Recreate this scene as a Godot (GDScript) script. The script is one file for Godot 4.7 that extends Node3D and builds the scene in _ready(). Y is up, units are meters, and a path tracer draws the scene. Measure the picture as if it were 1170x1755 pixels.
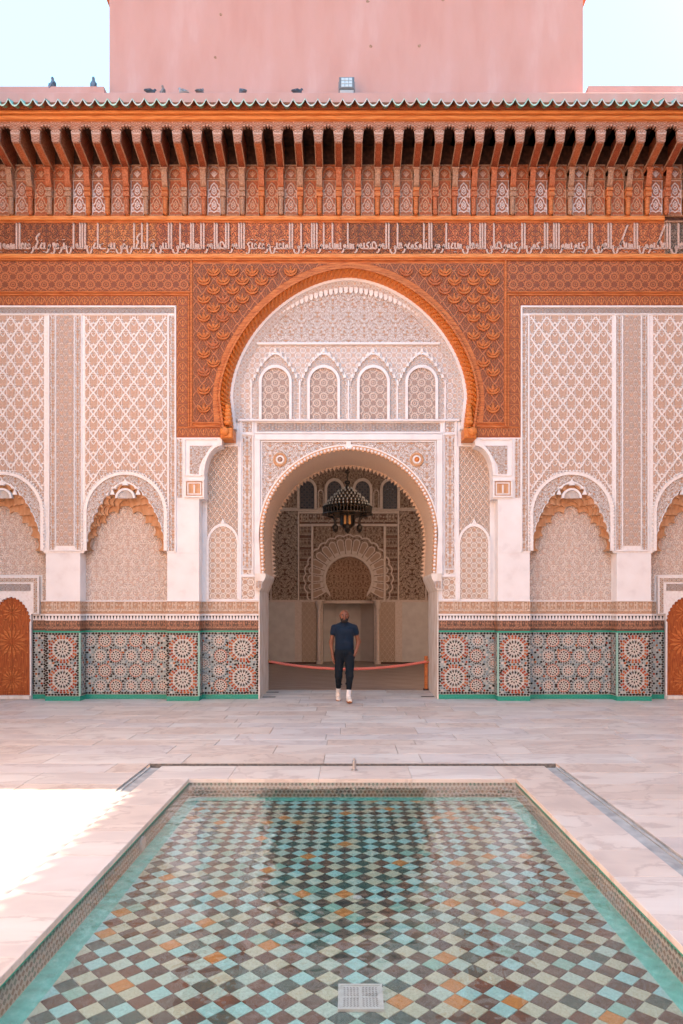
extends Node3D

# A courtyard seen along its axis. x is to the right, y up, the camera looks along -z from z = 0.
# Lengths were measured on the picture: at a plane d metres away one metre covers FL / d units.
const FL := 1170.0
const CX := 597.0
const CY := 1046.0
const EYE := 1.75
const F := 13.2      # plane of pilasters, lattice walls and carved wood
const W := 13.5      # plane of the portal wall and of the backs of the bays
const B := 22.3      # back wall of the hall
const SP := 0.37     # spacing of the corbels

var rng := RandomNumberGenerator.new()
var M := {}
var used := {}

# ---------------------------------------------------------------- mesh builder
class MB:
	var v := PackedVector3Array()
	var n := PackedVector3Array()
	var u := PackedVector2Array()
	var c := PackedColorArray()
	var us := Vector2(1, 1)
	var uo := Vector2.ZERO
	var col := Color(1, 1, 1)
	func vert(p: Vector3, nn: Vector3) -> void:
		v.append(p)
		n.append(nn)
		c.append(col)
		var ax := absf(nn.x)
		var ay := absf(nn.y)
		var az := absf(nn.z)
		if az >= ax and az >= ay:
			u.append(Vector2((p.x - uo.x) * us.x, (uo.y - p.y) * us.y))
		elif ax >= ay:
			u.append(Vector2((p.z - uo.x) * us.x, (uo.y - p.y) * us.y))
		else:
			u.append(Vector2((p.x - uo.x) * us.x, (p.z - uo.y) * us.y))
	# corners run counter-clockwise as seen from the outside
	func tri(a: Vector3, b: Vector3, d: Vector3) -> void:
		var nn := (b - a).cross(d - a).normalized()
		vert(a, nn)
		vert(d, nn)
		vert(b, nn)
	func quad(a: Vector3, b: Vector3, d: Vector3, e: Vector3) -> void:
		tri(a, b, d)
		tri(a, d, e)
	func squad(a: Vector3, b: Vector3, d: Vector3, e: Vector3, na: Vector3, nb: Vector3, nd: Vector3, ne: Vector3) -> void:
		vert(a, na)
		vert(d, nd)
		vert(b, nb)
		vert(a, na)
		vert(e, ne)
		vert(d, nd)
	func box(a: Vector3, b: Vector3) -> void:
		var lo := Vector3(minf(a.x, b.x), minf(a.y, b.y), minf(a.z, b.z))
		var hi := Vector3(maxf(a.x, b.x), maxf(a.y, b.y), maxf(a.z, b.z))
		var p := []
		for i in 8:
			p.append(Vector3(hi.x if i & 1 else lo.x, hi.y if i & 2 else lo.y, hi.z if i & 4 else lo.z))
		quad(p[4], p[5], p[7], p[6])
		quad(p[1], p[0], p[2], p[3])
		quad(p[5], p[1], p[3], p[7])
		quad(p[0], p[4], p[6], p[2])
		quad(p[6], p[7], p[3], p[2])
		quad(p[0], p[1], p[5], p[4])
	# box whose front edges (towards +z) are chamfered by e
	func bevel_box(a: Vector3, b: Vector3, e: float) -> void:
		var lo := Vector3(minf(a.x, b.x), minf(a.y, b.y), minf(a.z, b.z))
		var hi := Vector3(maxf(a.x, b.x), maxf(a.y, b.y), maxf(a.z, b.z))
		var o := [Vector3(lo.x, lo.y, hi.z - e), Vector3(hi.x, lo.y, hi.z - e), Vector3(hi.x, hi.y, hi.z - e), Vector3(lo.x, hi.y, hi.z - e)]
		var i := [Vector3(lo.x + e, lo.y + e, hi.z), Vector3(hi.x - e, lo.y + e, hi.z), Vector3(hi.x - e, hi.y - e, hi.z), Vector3(lo.x + e, hi.y - e, hi.z)]
		quad(i[0], i[1], i[2], i[3])
		for k in 4:
			var m := (k + 1) % 4
			quad(o[k], o[m], i[m], i[k])
			quad(Vector3(o[k].x, o[k].y, lo.z), Vector3(o[m].x, o[m].y, lo.z), o[m], o[k])
	# flat shape in the xy plane, from z = zf (front) back to zb
	func plate(poly: PackedVector2Array, zf: float, zb: float, sides := true) -> void:
		var p := poly.duplicate()
		var area := 0.0
		for i in p.size():
			area += p[i].cross(p[(i + 1) % p.size()])
		if area < 0:
			p.reverse()
		var t := Geometry2D.triangulate_polygon(p)
		for i in range(0, t.size(), 3):
			var a := p[t[i]]
			var b := p[t[i + 1]]
			var d := p[t[i + 2]]
			if (b - a).cross(d - a) < 0:
				var s := b
				b = d
				d = s
			tri(Vector3(a.x, a.y, zf), Vector3(b.x, b.y, zf), Vector3(d.x, d.y, zf))
		if sides:
			for i in p.size():
				var a := p[i]
				var b := p[(i + 1) % p.size()]
				quad(Vector3(a.x, a.y, zb), Vector3(b.x, b.y, zb), Vector3(b.x, b.y, zf), Vector3(a.x, a.y, zf))
	# band between two open outlines of as many points, with thickness
	func ring(a: PackedVector2Array, b: PackedVector2Array, zf: float, zb: float, zf2 := 1e9) -> void:
		var z2 := zf if zf2 > 1e8 else zf2
		for i in a.size() - 1:
			var p := [Vector3(a[i].x, a[i].y, zf), Vector3(a[i + 1].x, a[i + 1].y, zf), Vector3(b[i + 1].x, b[i + 1].y, z2), Vector3(b[i].x, b[i].y, z2)]
			var flip: bool = (p[1] - p[0]).cross(p[2] - p[0]).z < 0
			var q := []
			for k in 4:
				q.append(Vector3(p[k].x, p[k].y, zb))
			if flip:
				quad(p[3], p[2], p[1], p[0])
				quad(q[0], p[0], p[1], q[1])
				quad(q[2], p[2], p[3], q[3])
			else:
				quad(p[0], p[1], p[2], p[3])
				quad(q[1], p[1], p[0], q[0])
				quad(q[3], p[3], p[2], q[2])
	# tube along points; r may be one number or one per point
	func tube(pts: PackedVector3Array, r, seg := 8, caps := true) -> void:
		var rings := []
		var dirs := []
		var ref := Vector3(0.31, 0.17, 0.93).normalized()
		for i in pts.size():
			var t := (pts[mini(i + 1, pts.size() - 1)] - pts[maxi(i - 1, 0)]).normalized()
			if absf(t.dot(ref)) > 0.95:
				ref = Vector3(0.9, 0.3, 0.1).normalized()
			var x := (ref - t * ref.dot(t)).normalized()
			ref = x
			var y := t.cross(x)
			var ri: float = r if r is float else r[i]
			var o := []
			var d := []
			for k in seg:
				var a := TAU * k / seg
				var dd := x * cos(a) + y * sin(a)
				d.append(dd)
				o.append(pts[i] + dd * ri)
			rings.append(o)
			dirs.append(d)
		for i in pts.size() - 1:
			for k in seg:
				var m := (k + 1) % seg
				squad(rings[i][k], rings[i][m], rings[i + 1][m], rings[i + 1][k], dirs[i][k], dirs[i][m], dirs[i + 1][m], dirs[i + 1][k])
		if caps:
			for k in seg:
				var m := (k + 1) % seg
				tri(pts[0], rings[0][m], rings[0][k])
				var l := pts.size() - 1
				tri(pts[l], rings[l][k], rings[l][m])
	# turned shape: profile of (radius, height) upwards about a vertical axis
	func lathe(prof: PackedVector2Array, at: Vector3, seg := 16, squash := 1.0) -> void:
		for i in prof.size() - 1:
			var a := prof[i]
			var b := prof[i + 1]
			var t := (b - a).normalized()
			for k in seg:
				var p := TAU * k / seg
				var q := TAU * (k + 1) / seg
				var np := Vector3(cos(p) * t.y, -t.x, sin(p) * t.y)
				var nq := Vector3(cos(q) * t.y, -t.x, sin(q) * t.y)
				squad(at + Vector3(cos(q) * a.x, a.y, sin(q) * a.x * squash), at + Vector3(cos(p) * a.x, a.y, sin(p) * a.x * squash), at + Vector3(cos(p) * b.x, b.y, sin(p) * b.x * squash), at + Vector3(cos(q) * b.x, b.y, sin(q) * b.x * squash), nq, np, np, nq)
	func ball(at: Vector3, r: Vector3, seg := 12, rows := 8) -> void:
		for i in rows:
			for k in seg:
				var q := []
				var m := []
				for e in [[0, 1], [0, 0], [1, 0], [1, 1]]:
					var la: float = PI * (i + e[0]) / rows - PI / 2
					var lo: float = TAU * (k + e[1]) / seg
					var dd := Vector3(cos(la) * cos(lo), sin(la), cos(la) * sin(lo))
					q.append(at + dd * r)
					m.append((dd / r).normalized())
				squad(q[0], q[1], q[2], q[3], m[0], m[1], m[2], m[3])
	func mesh() -> ArrayMesh:
		var o := ArrayMesh.new()
		if v.is_empty():
			return o
		var a := []
		a.resize(Mesh.ARRAY_MAX)
		a[Mesh.ARRAY_VERTEX] = v
		a[Mesh.ARRAY_NORMAL] = n
		a[Mesh.ARRAY_TEX_UV] = u
		a[Mesh.ARRAY_COLOR] = c
		o.add_surface_from_arrays(Mesh.PRIMITIVE_TRIANGLES, a)
		return o

func mb(tile := Vector2(1, 1), origin := Vector2.ZERO) -> MB:
	var o := MB.new()
	o.us = Vector2(1.0 / tile.x, 1.0 / tile.y)
	o.uo = origin
	return o

# ---------------------------------------------------------------- nodes
func numbered(called: String, parent: Node) -> String:
	var key := "%d/%s" % [parent.get_instance_id(), called]
	var k: int = used.get(key, 0)
	used[key] = k + 1
	return called if k == 0 else "%s_%03d" % [called, k]

func tag(o: Node3D, label: String, category := "", group := "") -> void:
	if label:
		o.set_meta("label", label)
	if category:
		o.set_meta("category", category)
	if group:
		o.set_meta("group", group)

func thing(called: String, label: String, category: String, at := Vector3.ZERO, group := "") -> Node3D:
	var o := Node3D.new()
	o.name = numbered(called, self)
	o.position = at
	add_child(o, true)
	tag(o, label, category, group)
	return o

func node(called: String, parent: Node, at := Vector3.ZERO) -> Node3D:
	var o := Node3D.new()
	o.name = numbered(called, parent)
	o.position = at
	parent.add_child(o, true)
	return o

func put(called: String, shape, material: Material, parent: Node, at := Vector3.ZERO, label := "") -> MeshInstance3D:
	var o := MeshInstance3D.new()
	o.name = numbered(called, parent)
	o.mesh = shape.mesh() if shape is MB else shape
	o.material_override = material
	o.position = at
	parent.add_child(o, true)
	if label:
		o.set_meta("label", label)
	return o

func stuff(o: Node) -> void:
	o.set_meta("kind", "stuff")

func struct(o: Node) -> void:
	o.set_meta("kind", "structure")

# ---------------------------------------------------------------- measures
func pt(px: float, py: float, d: float, s := 1.0) -> Vector2:
	return Vector2(s * (px - CX) * d / FL, EYE + (CY - py) * d / FL)

func pts(list: Array, d: float, s := 1.0) -> PackedVector2Array:
	var o := PackedVector2Array()
	for p in list:
		o.append(pt(p[0], p[1], d, s))
	return o

func yy(py: float, d: float) -> float:
	return EYE + (CY - py) * d / FL

func xx(px: float, d: float) -> float:
	return (px - CX) * d / FL

# rectangle measured at plane d, standing proud of it
func rect(m: MB, x0: float, y0: float, x1: float, y1: float, d: float, proud: float, s := 1.0, back := 0.0, e := 0.0) -> void:
	var a := pt(x0, y0, d, s)
	var b := pt(x1, y1, d, s)
	m.bevel_box(Vector3(a.x, a.y, -d + proud), Vector3(b.x, b.y, -d - back), e)

func frame(m: MB, x0: float, y0: float, x1: float, y1: float, w: float, d: float, proud: float, s := 1.0, e := 0.004) -> void:
	rect(m, x0, y0, x1, y0 + w, d, proud, s, 0.0, e)
	rect(m, x0, y1 - w, x1, y1, d, proud, s, 0.0, e)
	rect(m, x0, y0 + w, x0 + w, y1 - w, d, proud, s, 0.0, e)
	rect(m, x1 - w, y0 + w, x1, y1 - w, d, proud, s, 0.0, e)

# arch outline from the left springing over the crown to the right, in picture units
func arch(cx: float, cy: float, hw: float, hh: float, e := 2.0, steps := 48, foot := -1.0, tuck := 0.0) -> Array:
	var o := []
	if foot > 0:
		o.append([cx - hw + tuck, foot])
	for i in steps + 1:
		var a := PI * i / steps
		var cc := cos(a)
		o.append([cx - signf(cc) * hw * pow(absf(cc), 2.0 / e), cy - hh * pow(absf(sin(a)), 2.0 / e)])
	if foot > 0:
		o.append([cx + hw - tuck, foot])
	return o

# the same outline broken into lobes that bulge outwards by amp
func lobed(path: Array, lobes: int, amp: float, steps := 6) -> Array:
	var len := [0.0]
	for i in range(1, path.size()):
		len.append(len[i - 1] + Vector2(path[i][0] - path[i - 1][0], path[i][1] - path[i - 1][1]).length())
	var total: float = len[-1]
	var o := []
	var k := 0
	for i in lobes * steps + 1:
		var s := total * i / (lobes * steps)
		while k < path.size() - 2 and len[k + 1] < s:
			k += 1
		var t: float = (s - len[k]) / maxf(len[k + 1] - len[k], 1e-6)
		var p := Vector2(path[k][0], path[k][1]).lerp(Vector2(path[k + 1][0], path[k + 1][1]), t)
		var dd := Vector2(path[k + 1][0] - path[k][0], path[k + 1][1] - path[k][1]).normalized()
		var nn := Vector2(dd.y, -dd.x)
		var b := absf(sin(PI * float(i) / steps))
		o.append([p.x + nn.x * amp * sqrt(b), p.y + nn.y * amp * sqrt(b)])
	return o

func _ready() -> void:
	rng.seed = 20
	var cam := Camera3D.new()
	cam.name = "camera"
	cam.projection = Camera3D.PROJECTION_FRUSTUM
	cam.near = 0.05
	cam.size = 0.05 * 1755.0 / FL
	cam.frustum_offset = Vector2(-12.0, 168.5) / FL * 0.05
	cam.far = 400.0
	cam.position = Vector3(0, EYE, 0)
	add_child(cam)
	cam.current = true
	var env := Environment.new()
	env.background_mode = Environment.BG_SKY
	var sky := Sky.new()
	var sm := ProceduralSkyMaterial.new()
	sm.sky_top_color = Color(0.452, 0.612, 0.73)
	sm.sky_horizon_color = Color(0.475, 0.64, 0.74)
	sm.sky_curve = 0.15
	sm.ground_horizon_color = Color(0.62, 0.55, 0.5)
	sm.ground_bottom_color = Color(0.45, 0.36, 0.31)
	sm.sun_angle_max = 75.0
	sm.sun_curve = 0.12
	sky.sky_material = sm
	env.sky = sky
	env.tonemap_mode = Environment.TONE_MAPPER_LINEAR
	env.tonemap_exposure = 4.95
	env.sdfgi_enabled = true
	env.ssao_enabled = true
	env.ssil_enabled = true
	var we := WorldEnvironment.new()
	we.name = "world"
	we.environment = env
	add_child(we)
	var sun := DirectionalLight3D.new()
	sun.name = "sun"
	sun.light_energy = 1.6
	sun.light_color = Color(1.0, 0.91, 0.80)
	sun.light_angular_distance = 0.5
	sun.shadow_enabled = true
	add_child(sun)
	sun.look_at_from_position(Vector3(9.05, 10.8, -5.55), Vector3.ZERO)
	make_materials()
	pavement()
	pool()
	facade()
	roofs()
	hall()
	objects()

# ---------------------------------------------------------------- carved patterns
class Pat:
	var w: int
	var h: int
	var a := PackedFloat32Array()
	func _init(ww: int, hh: int) -> void:
		w = ww
		h = hh
		a.resize(w * h)
	func seg(p: Vector2, q: Vector2, r0: float, r1: float) -> void:
		var r := maxf(r0, r1) + 1.0
		var d := q - p
		var l2 := maxf(d.length_squared(), 1e-6)
		for y in range(int(floor(minf(p.y, q.y) - r)), int(ceil(maxf(p.y, q.y) + r)) + 1):
			var row := posmod(y, h) * w
			for x in range(int(floor(minf(p.x, q.x) - r)), int(ceil(maxf(p.x, q.x) + r)) + 1):
				var ox := x - p.x
				var oy := y - p.y
				var t := clampf((ox * d.x + oy * d.y) / l2, 0.0, 1.0)
				ox -= d.x * t
				oy -= d.y * t
				var rr := r0 + (r1 - r0) * t
				var di := sqrt(ox * ox + oy * oy)
				var val := clampf(rr - di + 0.5, 0.0, 1.0)
				if val > 0.0:
					val *= 0.7 + 0.3 * clampf(1.0 - di / rr, 0.0, 1.0)
					var i := row + posmod(x, w)
					if val > a[i]:
						a[i] = val
	func line(p: Array, r0: float, r1 := -1.0, mirror := true) -> void:
		var re := r0 if r1 < 0 else r1
		for i in p.size() - 1:
			var a0: Vector2 = p[i]
			var b0: Vector2 = p[i + 1]
			var ra := lerpf(r0, re, float(i) / (p.size() - 1))
			var rb := lerpf(r0, re, float(i + 1) / (p.size() - 1))
			var k := Vector2(w, h)
			seg(a0 * k, b0 * k, ra, rb)
			if mirror:
				seg(Vector2(1 - a0.x, a0.y) * k, Vector2(1 - b0.x, b0.y) * k, ra, rb)
	func spiral(c: Vector2, r: float, a0: float, turns: float, wd: float, mirror := true) -> void:
		var p := []
		var n := 14
		for i in n + 1:
			var t := float(i) / n
			var ang := a0 + turns * TAU * t
			p.append(c + Vector2(cos(ang), sin(ang) * w / h) * r * (1.0 - 0.82 * t))
		line(p, wd, wd * 0.7, mirror)
		var e: Vector2 = p[-1]
		line([e, e + Vector2(0.001, 0)], wd * 1.7, -1, mirror)
	func circle(c: Vector2, r: float, wd: float, n := 20, mirror := false) -> void:
		var p := []
		for i in n + 1:
			p.append(c + Vector2(cos(TAU * i / n), sin(TAU * i / n) * w / h) * r)
		line(p, wd, -1, mirror)

# lace of curling stems and leaves, the two halves mirrored; cell is the size of a curl in pixels
func pat_lace(w: int, h: int, sd: int, cell: float, wd: float) -> Pat:
	var p := Pat.new(w, h)
	var r := RandomNumberGenerator.new()
	r.seed = sd
	var nx := maxi(1, int(round(w * 0.5 / cell)))
	var ny := maxi(2, int(round(h / cell)))
	for j in ny:
		for i in nx:
			var x := (i + 0.5 + r.randf_range(-0.12, 0.12)) * 0.5 / nx
			var y := (j + (0.5 if i % 2 else 0.0) + r.randf_range(-0.12, 0.12)) / ny
			var rad := cell * 0.50 / w * r.randf_range(0.85, 1.15)
			var dir := 1.0 if (i + j) % 2 else -1.0
			var a0 := r.randf() * TAU
			p.spiral(Vector2(x, y), rad, a0, 1.25 * dir, wd)
			var e := Vector2(x, y) + Vector2(cos(a0), sin(a0) * w / h) * rad
			var f := e + Vector2(r.randf_range(-0.3, 0.3), r.randf_range(0.25, 0.5) * w / h) * cell / w
			p.line([e, f], wd * 1.5, wd * 0.5)
			for k in 2:
				var b0 := Vector2(x, y) + Vector2(r.randf_range(-0.6, 0.6), r.randf_range(-0.6, 0.6) * w / h) * cell / w
				p.line([b0, b0 + Vector2(r.randf_range(-0.2, 0.2), r.randf_range(-0.25, 0.25) * w / h) * cell / w], wd * 0.6, wd * 1.5)
	return p

func ogee(x0: float, y0: float, x1: float, y1: float, n := 8) -> Array:
	var o := []
	for i in n + 1:
		var t := float(i) / n
		o.append(Vector2(lerpf(x0, x1, t) + 0.035 * sin(TAU * t) * signf(x1 - x0), lerpf(y0, y1, t)))
	return o

func pat_scale() -> Pat:
	var p := Pat.new(96, 128)
	for dy in [0.0]:
		p.line(ogee(0.5, 0.0, 0.0, 0.5), 5.5)
		p.line(ogee(0.0, 0.5, 0.5, 1.0), 5.5)
	for o in [Vector2(0, 0), Vector2(0.5, 0.5)]:
		p.line([o + Vector2(0.5, 0.22), o + Vector2(0.5, 0.75)], 3.0, 2.0, false)
		for k in [-1, 1]:
			p.line([o + Vector2(0.5, 0.72), o + Vector2(0.5 + 0.17 * k, 0.6), o + Vector2(0.5 + 0.2 * k, 0.45), o + Vector2(0.5 + 0.08 * k, 0.35)], 3.0, 2.0, false)
	return p

func pat_star() -> Pat:
	var n := 128
	var p := Pat.new(n, n)
	for c in [Vector2(0.5, 0.5), Vector2(0, 0)]:
		for q in [0.0, PI / 4]:
			var s := []
			for i in 5:
				s.append(c + Vector2(cos(q + i * PI / 2), sin(q + i * PI / 2)) * 0.3)
			p.line(s, 4.2, -1, false)
		p.circle(c, 0.1, 4.0)
		for i in 8:
			var dd := Vector2(cos((i + 0.5) * PI / 4), sin((i + 0.5) * PI / 4))
			p.line([c + dd * 0.24, c + dd * 0.36], 4.0, -1, false)
	return p

# fills the diamonds of the lattice: two of them to a tile, each with a small arcade and a finial
func pat_sebka() -> Pat:
	var p := Pat.new(112, 150)
	for o in [Vector2(0, 0), Vector2(0.5, 0.5)]:
		var c: Vector2 = o + Vector2(0.5, 0.5)
		p.line([c + Vector2(-0.3, 0.1), c + Vector2(0.3, 0.1)], 3.4, -1, false)
		for k in [-0.24, -0.08, 0.08, 0.24]:
			p.line([c + Vector2(k, 0.1), c + Vector2(k, -0.07 - 0.1 * (1 - absf(k) * 3))], 3.0, -1, false)
		for k in [-0.16, 0.0, 0.16]:
			var s := []
			for i in 7:
				s.append(c + Vector2(k + 0.075 * cos(PI + PI * i / 6), -0.1 - 0.1 * (1 - absf(k) * 4) + 0.07 * sin(PI + PI * i / 6)))
			p.line(s, 3.4, -1, false)
		p.line([c + Vector2(0, -0.24), c + Vector2(0, -0.36)], 4.0, 1.5, false)
		for k in [-1, 1]:
			p.line([c + Vector2(0.03 * k, -0.22), c + Vector2(0.13 * k, -0.2), c + Vector2(0.14 * k, -0.27)], 3.0, -1, false)
			p.line([c + Vector2(0.0, 0.38), c + Vector2(0.12 * k, 0.28), c + Vector2(0.15 * k, 0.18), c + Vector2(0.04 * k, 0.2)], 4.0, 2.4, false)
			p.line([c + Vector2(0.22 * k, 0.16), c + Vector2(0.3 * k, 0.2)], 3.4, -1, false)
	return p

func pat_niche() -> Pat:
	var p := Pat.new(96, 288)
	p.line([Vector2(0.04, 0), Vector2(0.04, 1)], 3.0)
	p.line([Vector2(0, 0.3), Vector2(1, 0.3)], 4.0, -1, false)
	p.line([Vector2(0.08, 0.28), Vector2(0.12, 0.14), Vector2(0.3, 0.06), Vector2(0.5, 0.02)], 4.5)
	for i in 3:
		p.line([Vector2(0.5, 0.24 - 0.0 * i), Vector2(0.5 - 0.11 * i, 0.12 + 0.02 * i)], 3.0, 4.0)
	for k in 2:
		var c := Vector2(0.5, 0.5 + 0.28 * k)
		p.line([c + Vector2(-0.42, 0.13), c + Vector2(-0.4, 0.0), c + Vector2(-0.25, -0.04), c + Vector2(-0.22, -0.09), c + Vector2(0, -0.15)], 4.5)
		p.line([c + Vector2(0, -0.08), c + Vector2(-0.14, -0.03), c + Vector2(-0.16, 0.04), c + Vector2(0, 0.08)], 4.0)
		p.circle(c, 0.07, 4.0)
		p.spiral(c + Vector2(-0.3, 0.06), 0.09, 1.0, 1.0, 3.0)
		p.line([c + Vector2(-0.42, 0.13), c + Vector2(-0.2, 0.11), c + Vector2(0, 0.14)], 4.0)
	return p

func pat_rosettes() -> Pat:
	var p := Pat.new(128, 128)
	for c in [Vector2(0.5, 0.5), Vector2(0, 0)]:
		p.circle(c, 0.24, 3.2)
		for i in 8:
			var dd := Vector2(cos(i * PI / 4), sin(i * PI / 4))
			p.line([c + dd * 0.05, c + dd * 0.2], 1.6, 4.2, false)
	p.line([Vector2(0, 0.5), Vector2(0.25, 0.25), Vector2(0.5, 0)], 2.2)
	p.line([Vector2(0, 0.5), Vector2(0.25, 0.75), Vector2(0.5, 1)], 2.2)
	return p

# wavy row of pointed leaves for borders of the wood
func pat_leaf() -> Pat:
	var p := Pat.new(96, 96)
	p.line([Vector2(0, 0.9), Vector2(0.1, 0.5), Vector2(0.3, 0.22), Vector2(0.5, 0.1)], 4.0)
	p.line([Vector2(0.5, 0.85), Vector2(0.5, 0.35)], 3.0, 6.0, false)
	p.line([Vector2(0.48, 0.8), Vector2(0.3, 0.6), Vector2(0.27, 0.45)], 4.0, 5.5)
	p.line([Vector2(0.0, 0.1), Vector2(0.0, 0.4)], 5.0, 2.0, false)
	p.line([Vector2(0.0, 0.02), Vector2(1.0, 0.02)], 3.0, -1, false)
	return p

func grey(p: Pat) -> ImageTexture:
	var by := PackedByteArray()
	by.resize(p.a.size())
	for i in p.a.size():
		by[i] = int(p.a[i] * 255)
	return ImageTexture.create_from_image(Image.create_from_data(p.w, p.h, false, Image.FORMAT_L8, by))

# two colours, linear: the ground of the carving and what stands proud of it
func tinted(p: Pat, ground: Color, top: Color, mottle: float, sd: int) -> ImageTexture:
	var no := FastNoiseLite.new()
	no.seed = sd
	no.frequency = 0.06
	var im := no.get_seamless_image(p.w, p.h)
	im.convert(Image.FORMAT_L8)
	var nz := im.get_data()
	var by := PackedByteArray()
	by.resize(p.a.size() * 3)
	for i in p.a.size():
		var k := clampf(p.a[i] * 1.5, 0.0, 1.0)
		var m := 1.0 + mottle * (nz[i] / 127.5 - 1.0)
		var c := ground.lerp(top, k) * m
		c = c.linear_to_srgb()
		by[i * 3] = int(clampf(c.r, 0, 1) * 255)
		by[i * 3 + 1] = int(clampf(c.g, 0, 1) * 255)
		by[i * 3 + 2] = int(clampf(c.b, 0, 1) * 255)
	return ImageTexture.create_from_image(Image.create_from_data(p.w, p.h, false, Image.FORMAT_RGB8, by))

func carved(p: Pat, hm: ImageTexture, ground: Color, top: Color, depth: float, mottle := 0.18, rough := 0.85) -> StandardMaterial3D:
	var m := StandardMaterial3D.new()
	m.albedo_texture = tinted(p, ground, top, mottle, 7)
	m.roughness = rough
	m.heightmap_enabled = true
	m.heightmap_texture = hm
	m.heightmap_scale = depth
	return m

func flat(c: Color, rough := 0.85, spec := 0.4) -> StandardMaterial3D:
	var m := StandardMaterial3D.new()
	m.albedo_color = c.linear_to_srgb()
	m.roughness = rough
	m.metallic_specular = spec
	return m

func ramp(stops: Array) -> Gradient:
	var g := Gradient.new()
	var o := PackedFloat32Array()
	var c := PackedColorArray()
	for s in stops:
		o.append(s[0])
		c.append((s[1] as Color).linear_to_srgb())
	g.offsets = o
	g.colors = c
	return g

func noise_tex(size: int, freq: float, sd: int, stops: Array, oct := 5, warp := 0.0) -> NoiseTexture2D:
	var no := FastNoiseLite.new()
	no.seed = sd
	no.frequency = freq
	no.fractal_octaves = oct
	if warp > 0:
		no.domain_warp_enabled = true
		no.domain_warp_amplitude = warp
		no.domain_warp_frequency = freq * 1.5
	var t := NoiseTexture2D.new()
	t.width = size
	t.height = size
	t.seamless = true
	t.noise = no
	if stops:
		t.color_ramp = ramp(stops)
	return t

# a surface mottled by noise, laid in the world's own axes
func mottled(stops: Array, freq: float, metres: float, sd: int, rough := 0.85, bump := 0.0, warp := 0.0, oct := 5, stretch := Vector3.ONE) -> StandardMaterial3D:
	var m := StandardMaterial3D.new()
	m.albedo_texture = noise_tex(512, freq, sd, stops, oct, warp)
	m.roughness = rough
	m.metallic_specular = 0.4
	m.uv1_triplanar = true
	m.uv1_world_triplanar = true
	m.uv1_scale = stretch / metres
	if bump > 0:
		m.heightmap_enabled = true
		m.heightmap_texture = noise_tex(512, freq * 1.7, sd + 50, [], oct)
		m.heightmap_scale = bump
	return m

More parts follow.
